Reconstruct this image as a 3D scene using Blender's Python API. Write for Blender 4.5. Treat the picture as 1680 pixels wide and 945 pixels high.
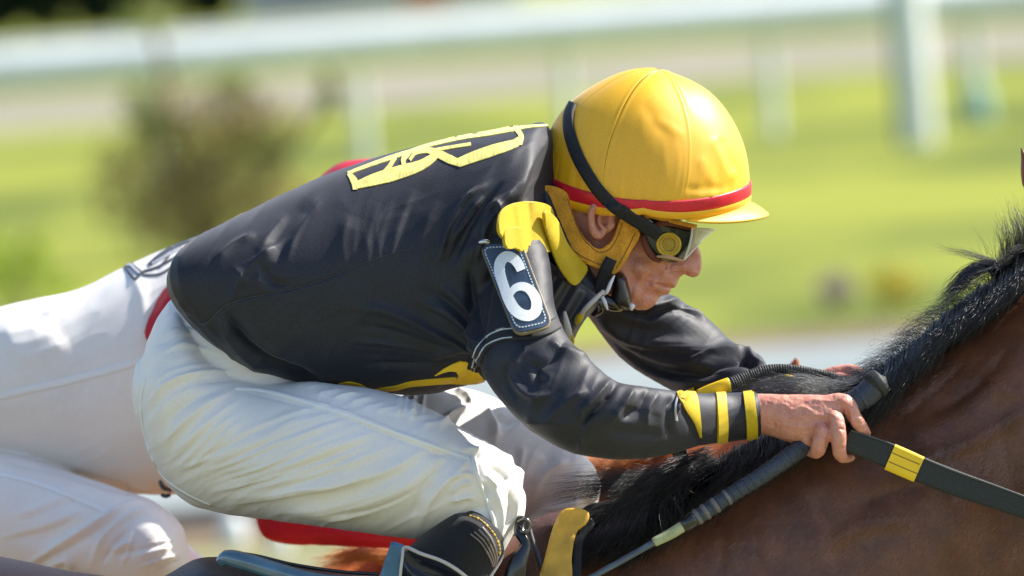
import bpy, bmesh, math, random
import numpy as np
from mathutils import Vector, Matrix
from mathutils.bvhtree import BVHTree

random.seed(7)
RNG = np.random.default_rng(11)
SC = bpy.context.scene
COL = SC.collection
for o in list(bpy.data.objects):
    bpy.data.objects.remove(o)

# ------------------------------------------------------------------ camera
CAM_LOC = Vector((0.0, -12.0, 2.30))
PITCH = math.radians(2.5)
ROLL = math.radians(4.2)
FPX = 14400.0                                   # focal length in photo pixels (1680 wide)
FWD = Vector((0, math.cos(PITCH), -math.sin(PITCH)))
R0 = Vector((1, 0, 0))
U0 = Vector((0, math.sin(PITCH), math.cos(PITCH)))
RIGHT = R0 * math.cos(ROLL) - U0 * math.sin(ROLL)
UP = U0 * math.cos(ROLL) + R0 * math.sin(ROLL)
cd = bpy.data.cameras.new('camera')
cam = bpy.data.objects.new('camera', cd)
COL.objects.link(cam)
M = Matrix.Identity(4)
for i in range(3):
    M[i][0] = RIGHT[i]; M[i][1] = UP[i]; M[i][2] = -FWD[i]; M[i][3] = CAM_LOC[i]
cam.matrix_world = M
cd.sensor_width = 36.0
cd.lens = FPX / 1680.0 * 36.0
cd.clip_start = 0.5
cd.clip_end = 6000
cd.dof.use_dof = True
cd.dof.focus_distance = 11.88
cd.dof.aperture_fstop = 5.0
cd.dof.aperture_blades = 0
SC.camera = cam

# ------------------------------------------------------------------ light
SUN_EL = math.radians(42)
SUN_AZ = math.radians(73)                       # clockwise from +Y
SUN_DIR = Vector((math.sin(SUN_AZ) * math.cos(SUN_EL), math.cos(SUN_AZ) * math.cos(SUN_EL), math.sin(SUN_EL)))
W = bpy.data.worlds.new('World')
SC.world = W
W.use_nodes = True
wn = W.node_tree.nodes; wl = W.node_tree.links
wn.clear()
sky = wn.new('ShaderNodeTexSky'); sky.sky_type = 'NISHITA'; sky.sun_disc = False
sky.sun_elevation = SUN_EL; sky.sun_rotation = SUN_AZ
bg = wn.new('ShaderNodeBackground'); bg.inputs['Strength'].default_value = 0.112
wo = wn.new('ShaderNodeOutputWorld')
wl.new(sky.outputs[0], bg.inputs[0]); wl.new(bg.outputs[0], wo.inputs[0])
sd = bpy.data.lights.new('sun', 'SUN')
sd.energy = 4.8; sd.angle = math.radians(0.5); sd.color = (1.0, 0.95, 0.86)
sun = bpy.data.objects.new('sun', sd)
COL.objects.link(sun)
sun.rotation_euler = SUN_DIR.to_track_quat('Z', 'Y').to_euler()
sun.location = (5, 3, 8)
SC.view_settings.view_transform = 'Standard'
SC.view_settings.look = 'None'
SC.view_settings.exposure = 1.06
SC.view_settings.gamma = 1.0
SC.view_settings.use_curve_mapping = False
SC.render.engine = 'CYCLES'
SC.cycles.use_denoising = True
SC.cycles.max_bounces = 6

# ------------------------------------------------------------------ pixel helpers
O_ = np.array(CAM_LOC); F_ = np.array(FWD); Rv = np.array(RIGHT); Uv = np.array(UP)

def P(px, py, Y=0.0):
    d = F_ + (px - 840.0) / FPX * Rv + (472.5 - py) / FPX * Uv
    t = (Y - O_[1]) / d[1]
    return O_ + d * t

def PA(px, py, Y):
    px = np.asarray(px, float); py = np.asarray(py, float); Y = np.broadcast_to(np.asarray(Y, float), px.shape)
    d = F_[None] + ((px - 840.0) / FPX)[:, None] * Rv[None] + ((472.5 - py) / FPX)[:, None] * Uv[None]
    t = (Y - O_[1]) / d[:, 1]
    return O_[None] + d * t[:, None]

def PR(V):
    q = V - O_[None]
    z = q @ F_
    return 840.0 + (q @ Rv) / z * FPX, 472.5 - (q @ Uv) / z * FPX

def SCL(Y):
    return (12.0 + Y) / FPX

def ground_pt(px, py, z=0.0):
    d = F_ + (px - 840.0) / FPX * Rv + (472.5 - py) / FPX * Uv
    t = (z - O_[2]) / d[2]
    return O_ + d * t

# ------------------------------------------------------------------ object helpers
def mesh_from(name, V, F):
    me = bpy.data.meshes.new(name)
    V = np.asarray(V, dtype=np.float32)
    if isinstance(F, np.ndarray) and F.ndim == 2:
        n, k = F.shape
        me.vertices.add(len(V)); me.vertices.foreach_set('co', V.ravel())
        me.loops.add(n * k); me.loops.foreach_set('vertex_index', F.astype(np.int32).ravel())
        me.polygons.add(n)
        me.polygons.foreach_set('loop_start', np.arange(0, n * k, k, dtype=np.int32))
        me.polygons.foreach_set('loop_total', np.full(n, k, dtype=np.int32))
        me.update(calc_edges=True)
    else:
        me.from_pydata([tuple(map(float, v)) for v in V], [], [tuple(int(i) for i in f) for f in F])
        me.update()
    return me

def link(name, me, mat=None, parent=None, smooth=True):
    o = bpy.data.objects.new(name, me)
    COL.objects.link(o)
    if mat is not None:
        me.materials.clear(); me.materials.append(mat)
    if smooth and len(me.polygons):
        me.polygons.foreach_set('use_smooth', np.ones(len(me.polygons), dtype=bool))
    if parent is not None:
        o.parent = parent
        o.matrix_parent_inverse = Matrix.Translation(-world_loc(parent))
    return o

def world_loc(p):
    v = Vector(p.location)
    while p.parent is not None:
        v = v + p.matrix_parent_inverse.to_translation()
        p = p.parent
        v = v + Vector(p.location)
    return v

def empty(name, loc):
    o = bpy.data.objects.new(name, None)
    o.empty_display_size = 0.1
    COL.objects.link(o); o.location = loc
    return o

def tag(o, label=None, cat=None, group=None, kind=None):
    if label: o['label'] = label
    if cat: o['category'] = cat
    if group: o['group'] = group
    if kind: o['kind'] = kind
    return o

def catmull(pts, n):
    pts = np.asarray(pts, float)
    m = len(pts)
    if m == 2:
        t = np.linspace(0, 1, n)[:, None]
        return pts[0] * (1 - t) + pts[1] * t
    d = np.concatenate([[0], np.cumsum(np.maximum(1e-6, np.linalg.norm(np.diff(pts[:, :2], axis=0), axis=1)))])
    d /= d[-1]
    tan = np.zeros_like(pts)
    tan[1:-1] = (pts[2:] - pts[:-2]) / (d[2:] - d[:-2])[:, None]
    tan[0] = (pts[1] - pts[0]) / (d[1] - d[0]); tan[-1] = (pts[-1] - pts[-2]) / (d[-1] - d[-2])
    x = np.linspace(0, 1, n)
    k = np.clip(np.searchsorted(d, x, side='right') - 1, 0, m - 2)
    h = (d[k + 1] - d[k])[:, None]; t = ((x - d[k])[:, None]) / h
    return ((2*t**3 - 3*t**2 + 1) * pts[k] + (t**3 - 2*t**2 + t) * h * tan[k]
            + (-2*t**3 + 3*t**2) * pts[k+1] + (t**3 - t**2) * h * tan[k+1])

def ring_faces(n, m, off=0):
    i = np.arange(n - 1)[:, None]; j = np.arange(m)[None, :]
    a = i * m + j; b = i * m + (j + 1) % m
    f = np.stack([a, b, b + m, a + m], -1).reshape(-1, 4) + off
    return f

def close_tube(V, n, m):
    """rings -> verts + quads, ends closed by shrinking rings into a small tip (quads only)"""
    V = V.reshape(n, m, 3)
    c0 = V[0].mean(0); c1 = V[-1].mean(0)
    d0 = (V[0] - V[1]).mean(0); d1 = (V[-1] - V[-2]).mean(0)
    n0 = np.linalg.norm(d0) + 1e-9; n1 = np.linalg.norm(d1) + 1e-9
    r0 = np.linalg.norm(V[0] - c0, axis=1).min(); r1 = np.linalg.norm(V[-1] - c1, axis=1).min()
    pre = []; post = []
    for s in (0.02, 0.45, 0.75, 0.93):
        h = math.sqrt(1 - s * s) * 0.45
        pre.append(c0 + (V[0] - c0) * s + d0 / n0 * r0 * h)
    for s in (0.93, 0.75, 0.45, 0.02):
        h = math.sqrt(1 - s * s) * 0.45
        post.append(c1 + (V[-1] - c1) * s + d1 / n1 * r1 * h)
    A = np.concatenate([np.array(pre), V, np.array(post)], 0)
    N = len(A)
    F = ring_faces(N, m)
    caps = np.array([[0 * m + j, 0 * m + j + 1, 0 * m + (m - 2 - j), 0 * m + (m - 1 - j)] for j in range(0, m // 2 - 1)])
    caps2 = caps[:, ::-1] + (N - 1) * m
    return A.reshape(-1, 3), np.concatenate([F, caps[:, ::1], caps2], 0)

def loft(st, n=60, m=40, pw=0.92, pl=None):
    """st rows: tx,ty,bx,by,Y,halfdepth[,bowx,bowy]  (photo pixels, metres)"""
    A = np.zeros((len(st), 8))
    for i, s in enumerate(st):
        A[i, :len(s)] = s
    mid = (A[:, 0:2] + A[:, 2:4]) / 2
    B = np.concatenate([mid, A[:, :2] - mid, A[:, 4:]], 1)      # mx,my,hx,hy,Y,d,bx,by
    C = catmull(B, n)
    th = np.linspace(0, 2 * math.pi, m, endpoint=False)
    c, s = np.cos(th), np.sin(th)
    px = C[:, 0:1] + C[:, 2:3] * c + C[:, 6:7] * s**2
    py = C[:, 1:2] + C[:, 3:4] * c + C[:, 7:8] * s**2
    ee = np.where(c < 0, pw if pl is None else pl, pw)
    Y = C[:, 4:5] - C[:, 5:6] * np.sign(s) * np.abs(s) ** ee
    V = PA(px.ravel(), py.ravel(), Y.ravel())
    return close_tube(V, n, m)

def tube3(path, rad, n=40, m=12, closed=True, flat=None):
    """tube along world path; rad list; flat = (axis world vec, scale)"""
    path = np.asarray(path, float); rad = np.asarray(rad, float).reshape(-1, 1)
    if rad.shape[0] == 1: rad = np.repeat(rad, len(path), 0)
    d = np.concatenate([path, rad], 1)
    # arc-length param by 3D distance
    seg = np.concatenate([[0], np.cumsum(np.linalg.norm(np.diff(path, axis=0), axis=1) + 1e-9)]); seg /= seg[-1]
    if len(path) > 2:
        tan = np.zeros_like(d)
        tan[1:-1] = (d[2:] - d[:-2]) / (seg[2:] - seg[:-2])[:, None]
        tan[0] = (d[1] - d[0]) / (seg[1] - seg[0]); tan[-1] = (d[-1] - d[-2]) / (seg[-1] - seg[-2])
        x = np.linspace(0, 1, n); k = np.clip(np.searchsorted(seg, x, side='right') - 1, 0, len(d) - 2)
        h = (seg[k+1] - seg[k])[:, None]; t = (x - seg[k])[:, None] / h
        C = ((2*t**3-3*t**2+1)*d[k] + (t**3-2*t**2+t)*h*tan[k] + (-2*t**3+3*t**2)*d[k+1] + (t**3-t**2)*h*tan[k+1])
    else:
        t = np.linspace(0, 1, n)[:, None]; C = d[0] * (1 - t) + d[1] * t
    p = C[:, :3]; r = np.maximum(C[:, 3], 1e-5)
    T = np.gradient(p, axis=0); T /= np.linalg.norm(T, axis=1)[:, None] + 1e-12
    up = np.array([0.0, 1.0, 0.0])
    a = np.cross(T, up); a /= np.linalg.norm(a, axis=1)[:, None] + 1e-9
    b = np.cross(T, a)
    th = np.linspace(0, 2 * math.pi, m, endpoint=False)
    fa, fb = (1, 1) if flat is None else flat
    V = p[:, None] + r[:, None, None] * (np.cos(th)[None, :, None] * a[:, None] * fa + np.sin(th)[None, :, None] * b[:, None] * fb)
    return close_tube(V.reshape(-1, 3), n, m) if closed else (V.reshape(-1, 3), ring_faces(n, m))

def chain(pts, n=30, m=16, flat=None):
    """pts rows px,py,Y,radius_px"""
    path = [P(p[0], p[1], p[2]) for p in pts]
    rad = [p[3] * SCL(p[2]) for p in pts]
    return tube3(path, rad, n, m, flat=flat)

def join(parts):
    V = []; F4 = []; o = 0
    for v, f in parts:
        V.append(v); F4.append(np.asarray(f) + o); o += len(v)
    return np.concatenate(V), np.concatenate(F4)

def joinm(parts):
    V = []; F = []; o = 0
    for v, f in parts:
        V.extend([tuple(map(float, x)) for x in v]); F.extend([tuple(int(i) + o for i in q) for q in f]); o += len(v)
    return V, F

def get_mesh(me):
    V = np.empty(len(me.vertices) * 3, np.float32); me.vertices.foreach_get('co', V)
    return V.reshape(-1, 3).astype(float)

def get_normals(me):
    N = np.empty(len(me.vertices) * 3, np.float32); me.vertices.foreach_get('normal', N)
    return N.reshape(-1, 3).astype(float)

def smooth_mesh(me, it=2, lam=0.5):
    E = np.empty(len(me.edges) * 2, np.int32); me.edges.foreach_get('vertices', E); E = E.reshape(-1, 2)
    V = get_mesh(me); n = len(V)
    deg = np.bincount(E.ravel(), minlength=n).astype(float); deg[deg == 0] = 1
    for _ in range(it):
        S = np.stack([np.bincount(E[:, 0], V[E[:, 1], k], n) + np.bincount(E[:, 1], V[E[:, 0], k], n) for k in range(3)], 1)
        V = V + lam * (S / deg[:, None] - V)
    me.vertices.foreach_set('co', V.astype(np.float32).ravel()); me.update()

def remesh(parts, voxel, smooth=3, lam=0.5):
    V, F = joinm(parts)
    me = mesh_from('tmp', V, F)
    o = bpy.data.objects.new('tmp', me); COL.objects.link(o)
    md = o.modifiers.new('r', 'REMESH'); md.mode = 'VOXEL'; md.voxel_size = voxel; md.adaptivity = 0
    dg = bpy.context.evaluated_depsgraph_get()
    new = bpy.data.meshes.new_from_object(o.evaluated_get(dg))
    bpy.data.objects.remove(o); bpy.data.meshes.remove(me)
    # keep outer shell only is not needed: hidden inner shells stay inside
    smooth_mesh(new, smooth, lam)
    return new

# ---- value noise
_L = RNG.random((64, 64, 64))
def vnoise(X):
    X = np.asarray(X, float); I = np.floor(X).astype(int); f = X - I; f = f * f * (3 - 2 * f); I &= 63; J = (I + 1) & 63
    g = lambda a, b, c: _L[a, b, c]
    x0, y0, z0 = I.T; x1, y1, z1 = J.T; fx, fy, fz = f.T
    c00 = g(x0, y0, z0) * (1-fx) + g(x1, y0, z0) * fx; c10 = g(x0, y1, z0) * (1-fx) + g(x1, y1, z0) * fx
    c01 = g(x0, y0, z1) * (1-fx) + g(x1, y0, z1) * fx; c11 = g(x0, y1, z1) * (1-fx) + g(x1, y1, z1) * fx
    return ((c00*(1-fy) + c10*fy) * (1-fz) + (c01*(1-fy) + c11*fy) * fz) * 2 - 1

def fam(A, B, n, amp, w, jit=0.35, sign=0, cut=0.25):
    """fan of n folds between guide polylines A and B"""
    A = catmull(A, 14); B = catmull(B, 14)
    out = []
    for i in range(n):
        t = (i + 0.5 + random.uniform(-jit, jit)) / n
        Q = A * (1 - t) + B * t
        a = random.uniform(0, cut); b = 1 - random.uniform(0, cut)
        k0 = int(a * 13); k1 = max(k0 + 4, int(b * 13)) + 1
        Q = Q[k0:k1] + np.array([random.uniform(-3, 3), random.uniform(-3, 3)])
        s = sign if sign else random.choice((1, 1, -1))
        out.append((Q, s * amp * random.uniform(0.55, 1.25), w * random.uniform(0.7, 1.35)))
    return out

FAMP = 1.5
def folds(me, strokes, noise=None, yr=(-9, 9), far_too=True):
    """real displacement of the cloth along its normals; strokes: (polyline px, amplitude mm, width px)"""
    V = get_mesh(me); N = get_normals(me)
    px, py = PR(V)
    w = np.clip((-N[:, 1] + 0.25) / 0.5, 0, 1) * ((V[:, 1] > yr[0]) & (V[:, 1] < yr[1]))
    h = np.zeros(len(V))
    for Q, amp, wd in strokes:
        Q = np.asarray(Q, float)
        if len(Q) < 10: Q = catmull(Q, 14)
        R = wd * 2.6
        sel = np.where((px > Q[:, 0].min() - R) & (px < Q[:, 0].max() + R) & (py > Q[:, 1].min() - R) & (py < Q[:, 1].max() + R) & (w > 0))[0]
        if not len(sel): continue
        x = px[sel]; y = py[sel]
        best = np.full(len(sel), 1e9); tt = np.zeros(len(sel))
        m = len(Q) - 1
        for i in range(m):
            a = Q[i]; b = Q[i + 1]; ab = b - a; L = ab @ ab + 1e-9
            t = np.clip(((x - a[0]) * ab[0] + (y - a[1]) * ab[1]) / L, 0, 1)
            d = (x - a[0] - t * ab[0])**2 + (y - a[1] - t * ab[1])**2
            k = d < best
            best[k] = d[k]; tt[k] = (i + t[k]) / m
        env = np.clip(np.sin(np.pi * np.clip(tt, 0, 1)) * 1.6, 0, 1)
        d = np.sqrt(best) / wd
        h[sel] += FAMP * amp * 0.001 * np.exp(-d**1.5 * 1.1) * (0.15 + 0.85 * env)
    if noise is not None:
        for (ang, L1, L2, amp, seed) in noise:
            ca, sa = math.cos(math.radians(ang)), math.sin(math.radians(ang))
            u = px * ca + py * sa; v = -px * sa + py * ca
            wz = vnoise(np.stack([px / 90 + seed, py / 90, V[:, 1] * 5 + 7], 1)) * 1.2
            q = vnoise(np.stack([u / L1 + seed * 3, v / L2 + wz, V[:, 1] * 6 + seed], 1))
            h += amp * 0.001 * (1 - np.abs(q) * 2) * 0.7
    V += N * (h * np.where(w > 0, w, 0) + 0)[:, None]
    me.vertices.foreach_set('co', V.astype(np.float32).ravel()); me.update()

# ---- projecting thin pieces onto a surface
class Surf:
    def __init__(self, me, y0=0.0):
        V = get_mesh(me)
        polys = [tuple(p.vertices) for p in me.polygons]
        self.b = BVHTree.FromPolygons([tuple(v) for v in V], polys); self.y0 = y0
    def __call__(self, px, py):
        d = Vector(F_ + (px - 840.0) / FPX * Rv + (472.5 - py) / FPX * Uv).normalized()
        h = self.b.ray_cast(CAM_LOC, d)
        if h[0] is None:
            q = Vector(P(px, py, self.y0)); h = self.b.find_nearest(q)
            if h[0] is None: return q, Vector((0, -1, 0))
            n = h[1]
            return h[0], n
        n = h[1]
        if n.y > 0: n = -n
        return h[0], n

class Flat:
    """smooth sheet y = f(px,py)"""
    def __init__(self, f): self.f = f
    def __call__(self, px, py):
        y = self.f(px, py); p = Vector(P(px, py, y))
        a = Vector(P(px + 2, py, self.f(px + 2, py))) - p; b = Vector(P(px, py + 2, self.f(px, py + 2))) - p
        n = a.cross(b).normalized()
        if n.y > 0: n = -n
        return p, n

def poly_grid(poly, step):
    bm = bmesh.new()
    vs = [bm.verts.new((x, y, 0)) for x, y in poly]
    es = [bm.edges.new((vs[i], vs[(i + 1) % len(vs)])) for i in range(len(vs))]
    bmesh.ops.triangle_fill(bm, use_beauty=True, use_dissolve=False, edges=es)
    xs = [p[0] for p in poly]; ys = [p[1] for p in poly]
    for ax, (lo, hi) in enumerate(((min(xs), max(xs)), (min(ys), max(ys)))):
        k = math.floor(lo / step) + 1
        while k * step < hi:
            co = [0, 0, 0]; no = [0, 0, 0]; co[ax] = k * step + 0.013; no[ax] = 1
            bmesh.ops.bisect_plane(bm, geom=bm.verts[:] + bm.edges[:] + bm.faces[:], plane_co=co, plane_no=no, dist=1e-4)
            k += 1
    bm.verts.index_update()
    V = np.array([v.co[:2] for v in bm.verts])
    F = [tuple(v.index for v in f.verts) for f in bm.faces]
    be = [(e.verts[0].index, e.verts[1].index) for e in bm.edges if len(e.link_faces) == 1]
    bm.free()
    return V, F, be

def spoly(pts, n=None):
    """smooth closed polygon"""
    p = list(pts); n = n or len(p) * 5
    Q = catmull(np.array([p[-1]] + p + [p[0], p[1]], float), (n * (len(p) + 2)) // len(p))
    # cut to one turn
    d0 = np.argmin(np.sum((Q[:len(Q)//3] - p[0])**2, 1)); d1 = len(Q) - 1 - np.argmin(np.sum((Q[::-1][:len(Q)//3] - p[0])**2, 1))
    return [tuple(q) for q in Q[d0:d1]]

def decal(poly, surf, off=0.0008, th=0.0015, step=6, smooth_pass=0):
    V2, F, be = poly_grid(poly, step)
    top = []; bot = []
    for x, y in V2:
        p, n = surf(x, y)
        top.append(p + n * (off + th)); bot.append(p - n * 0.002)
    n = len(V2)
    V = top + bot
    FF = [f for f in F]
    for a, b in be: FF.append((a, b, b + n, a + n))
    return [tuple(v) for v in V], FF

def ribbon(path, width, surf, off=0.001, th=0.0015, n=60, cols=5, edge_drop=0.0015, straight=False):
    path = np.asarray(path, float)
    Q = path if straight else catmull(path, n)
    n = len(Q)
    T = np.gradient(Q, axis=0); T /= np.linalg.norm(T, axis=1)[:, None] + 1e-9
    Nn = np.stack([-T[:, 1], T[:, 0]], 1)
    if np.isscalar(width): wd = np.full(n, width)
    else: wd = np.interp(np.linspace(0, 1, n), np.linspace(0, 1, len(width)), width)
    V = []; F = []
    for i in range(n):
        row = []
        for j in range(cols):
            s = j / (cols - 1) - 0.5
            x, y = Q[i] + Nn[i] * s * wd[i]
            p, nn = surf(x, y)
            row.append(p + nn * (off + th))
        p, nn = surf(*(Q[i] - Nn[i] * 0.5 * wd[i])); a = p - nn * edge_drop
        p, nn = surf(*(Q[i] + Nn[i] * 0.5 * wd[i])); b = p - nn * edge_drop
        V += [a] + row + [b]
    c = cols + 2
    for i in range(n - 1):
        for j in range(c - 1):
            F.append((i * c + j, i * c + j + 1, (i + 1) * c + j + 1, (i + 1) * c + j))
    return [tuple(v) for v in V], F

def inflate(poly, yc, wfun, k=10, step=4, pw=0.5):
    """closed solid from an outline; half-thickness wfun(px,py) metres, rounded over k px from its edge"""
    V2, F, be = poly_grid(poly, step)
    Q = np.array(poly + [poly[0]]) if isinstance(poly, list) else np.vstack([poly, poly[:1]])
    best = np.full(len(V2), 1e9)
    for i in range(len(Q) - 1):
        a = Q[i]; ab = Q[i + 1] - a; L = ab @ ab + 1e-9
        t = np.clip(((V2 - a) @ ab) / L, 0, 1)
        best = np.minimum(best, np.linalg.norm(V2 - a - t[:, None] * ab, axis=1))
    e = np.clip(best / k, 0, 1); prof = (1 - (1 - e)**2) ** pw
    w = np.array([wfun(x, y) for x, y in V2]) * prof
    yy = np.array([yc(x, y) if callable(yc) else yc for x, y in V2])
    Va = PA(V2[:, 0], V2[:, 1], yy - w); Vb = PA(V2[:, 0], V2[:, 1], yy + w)
    n = len(V2)
    edge = best < 1e-4
    mp = np.arange(n) + n; mp[edge] = np.where(edge)[0]
    FF = list(F) + [tuple(int(mp[i]) for i in reversed(f)) for f in F]
    V = np.concatenate([Va, Vb])
    return V, FF

def idw(ctrl, p=2.6):
    C = np.array(ctrl, float)
    def f(x, y):
        d = np.hypot(C[:, 0] - x, C[:, 1] - y) + 4.0
        w = d ** -p
        return float((w * C[:, 2]).sum() / w.sum()) * 0.001
    return f

def strands(guides, n, r=0.0005, wob=4.0, seg=10, spread=6, ywob=0.01, taper=0.15, clump=0, rs=None):
    """hair: n thin tapering 3-sided strands interpolated between neighbouring guides (rows px,py,Y)"""
    G = [catmull(g, seg) for g in guides]
    V = np.zeros((n, seg, 3, 3)); 
    th = np.array([0, 2.094, 4.189])
    cl = [(random.random() * (len(G) - 1), random.uniform(-1, 1), random.uniform(-1, 1)) for _ in range(clump)] if clump else None
    for s in range(n):
        if cl:
            c = random.choice(cl); u = min(max(c[0] + random.gauss(0, 0.05), 0), len(G) - 1.0001); cx, cy = c[1], c[2]
        else:
            u = random.random() * (len(G) - 1.0001); cx = cy = 0
        k = int(u); f = u - k
        Q = G[k] * (1 - f) + G[min(k + 1, len(G) - 1)] * f
        Q = Q.copy()
        t = np.linspace(0, 1, seg)
        ph = random.uniform(0, 6.28); fr = random.uniform(0.6, 1.6)
        amp = wob * random.uniform(0.3, 1.3)
        sx, sy = random.gauss(0, spread * 0.6), random.gauss(0, spread * 0.6)
        L = random.uniform(0.55, 1.05)
        idx = t * L * (seg - 1); i0 = np.clip(idx.astype(int), 0, seg - 2); ff = (idx - i0)[:, None]
        Q = Q[i0] * (1 - ff) + Q[i0 + 1] * ff
        Q[:, 0] += sx + (np.sin(ph + t * 6.28 * fr) * amp + random.gauss(0, spread) * t + cx * spread * 1.5) * (0.25 + t)
        Q[:, 1] += sy + (np.cos(ph * 1.7 + t * 6.28 * fr) * amp + random.gauss(0, spread) * t + cy * spread * 1.5) * (0.25 + t)
        Q[:, 2] += random.gauss(0, ywob) * (0.3 + t)
        W3 = PA(Q[:, 0], Q[:, 1], Q[:, 2])
        rr = r * random.uniform(0.6, 1.3) * (1 - t * (1 - taper))
        if rs is not None: rr = rr * rs
        V[s] = W3[:, None, :] + rr[:, None, None] * (np.cos(th)[None, :, None] * Rv[None, None] * 0.8 + np.sin(th)[None, :, None] * (Uv * 0.6 + np.array([0, 0.6, 0]))[None, None])
    base = np.arange(n)[:, None, None] * seg * 3
    i = np.arange(seg - 1)[None, :, None] * 3; j = np.arange(3)[None, None, :]
    a = base + i + j; b = base + i + (j + 1) % 3
    F = np.stack([a, b, b + 3, a + 3], -1).reshape(-1, 4)
    return V.reshape(-1, 3), F

# ------------------------------------------------------------------ materials
def mat(name, col, rough=0.5, spec=0.5, noise=0.0, nscale=40, bump=0.0, bscale=300, sheen=0.0, coat=0.0, metal=0.0, col2=None,
        bdist=0.0006, trans=0.0, alpha=1.0, sss=0.0, stretch=None, fine=0.0, ramp=(0.35, 0.65), aniso=0, sheen_tint=None, sheen_rough=0.4):
    m = bpy.data.materials.new(name); m.use_nodes = True
    nt = m.node_tree; N = nt.nodes; L = nt.links
    b = N['Principled BSDF']
    b.inputs['Base Color'].default_value = (*col, 1)
    b.inputs['Roughness'].default_value = rough
    b.inputs['Specular IOR Level'].default_value = spec
    b.inputs['Metallic'].default_value = metal
    b.inputs['Sheen Weight'].default_value = sheen
    b.inputs['Sheen Roughness'].default_value = sheen_rough
    if sheen_tint: b.inputs['Sheen Tint'].default_value = (*sheen_tint, 1)
    b.inputs['Coat Weight'].default_value = coat
    b.inputs['Transmission Weight'].default_value = trans
    b.inputs['Alpha'].default_value = alpha
    if sss:
        b.inputs['Subsurface Weight'].default_value = sss
        b.inputs['Subsurface Radius'].default_value = (0.012, 0.005, 0.003)
        b.inputs['Subsurface Scale'].default_value = 0.4
    tc = N.new('ShaderNodeTexCoord')
    vec = tc.outputs['Object']
    if stretch:
        mp = N.new('ShaderNodeMapping'); mp.inputs['Scale'].default_value = stretch
        L.new(vec, mp.inputs['Vector']); vec = mp.outputs[0]
    colout = None
    if noise or col2:
        nz = N.new('ShaderNodeTexNoise'); nz.inputs['Scale'].default_value = nscale; nz.inputs['Detail'].default_value = 6
        L.new(vec, nz.inputs['Vector'])
        cr = N.new('ShaderNodeValToRGB')
        c2 = col2 if col2 else tuple(max(0, c * (1 - noise)) for c in col)
        c1 = col if col2 else tuple(min(1, c * (1 + noise)) for c in col)
        cr.color_ramp.elements[0].position = ramp[0]; cr.color_ramp.elements[1].position = ramp[1]
        cr.color_ramp.elements[0].color = (*c2, 1); cr.color_ramp.elements[1].color = (*c1, 1)
        L.new(nz.outputs['Fac'], cr.inputs[0]); colout = cr.outputs[0]
    if fine:
        nz = N.new('ShaderNodeTexNoise'); nz.inputs['Scale'].default_value = 520; nz.inputs['Detail'].default_value = 3
        L.new(tc.outputs['Object'], nz.inputs['Vector'])
        cr = N.new('ShaderNodeMapRange'); cr.inputs['From Min'].default_value = 0.3; cr.inputs['From Max'].default_value = 0.7
        cr.inputs['To Min'].default_value = 1 - fine; cr.inputs['To Max'].default_value = 1 + fine
        L.new(nz.outputs['Fac'], cr.inputs[0])
        mx = N.new('ShaderNodeVectorMath'); mx.operation = 'SCALE'
        if colout is not None: L.new(colout, mx.inputs[0])
        else: mx.inputs[0].default_value = col
        L.new(cr.outputs[0], mx.inputs['Scale']); colout = mx.outputs[0]
    if colout is not None: L.new(colout, b.inputs['Base Color'])
    if bump:
        nz = N.new('ShaderNodeTexNoise'); nz.inputs['Scale'].default_value = bscale; nz.inputs['Detail'].default_value = 4
        L.new(vec, nz.inputs['Vector'])
        bp = N.new('ShaderNodeBump'); bp.inputs['Strength'].default_value = bump; bp.inputs['Distance'].default_value = bdist
        L.new(nz.outputs['Fac'], bp.inputs['Height']); L.new(bp.outputs[0], b.inputs['Normal'])
    return m

M_navy = mat('navy_silk', (0.006, 0.008, 0.017), 0.58, 0.5, noise=0.25, nscale=14, bump=0.6, bscale=600, sheen=0.12, sheen_rough=0.45, sheen_tint=(0.9, 0.85, 0.85), fine=0.8)
M_white = mat('white_breeches', (0.79, 0.755, 0.725), 0.5, 0.3, noise=0.04, nscale=9, bump=0.35, bscale=800, sheen=0.1, fine=0.05)
M_piping = mat('white_piping', (0.80, 0.80, 0.79), 0.5, 0.3, bump=0.3, bscale=900)
M_red = mat('red_silk', (0.55, 0.008, 0.025), 0.5, 0.3, noise=0.15, nscale=12, bump=0.2, bscale=600, fine=0.15)
M_yel = mat('yellow_silk', (0.84, 0.43, 0.001), 0.50, 0.7, noise=0.05, nscale=8, bump=0.25, bscale=700, sheen=0.2, sheen_rough=0.35, fine=0.08)
M_yelb = mat('yellow_cotton', (0.50, 0.35, 0.003), 0.6, 0.4, noise=0.1, nscale=20, bump=0.3, bscale=700, sheen=0.15, fine=0.1)
M_ylet = mat('yellow_satin_letter', (0.80, 0.69, 0.20), 0.35, 0.7, noise=0.2, nscale=60, bump=0.4, bscale=90, bdist=0.002, stretch=(3, 1, 0.6))
M_band = mat('red_cap_band', (0.62, 0.012, 0.03), 0.42, 0.5, noise=0.1, nscale=60, bump=0.3, bscale=900, fine=0.12)
M_blackweb = mat('black_webbing', (0.012, 0.013, 0.016), 0.65, 0.4, bump=0.6, bscale=900, sheen=0.1, fine=0.6)
M_blackgl = mat('black_gloss', (0.010, 0.010, 0.012), 0.18, 0.6, noise=0.3, nscale=30, coat=0.3)
M_fur = mat('bay_fur', (0.22, 0.088, 0.044), 0.40, 0.55, col2=(0.13, 0.055, 0.034), nscale=22, ramp=(.35,.65))
M_boot = mat('black_boot_leather', (0.010, 0.010, 0.012), 0.22, 0.6, noise=0.3, nscale=25, bump=0.15, bscale=200)
M_sock = mat('black_knit', (0.012, 0.012, 0.015), 0.8, 0.3, bump=0.8, bscale=600, sheen=0.2, fine=0.5)
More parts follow.
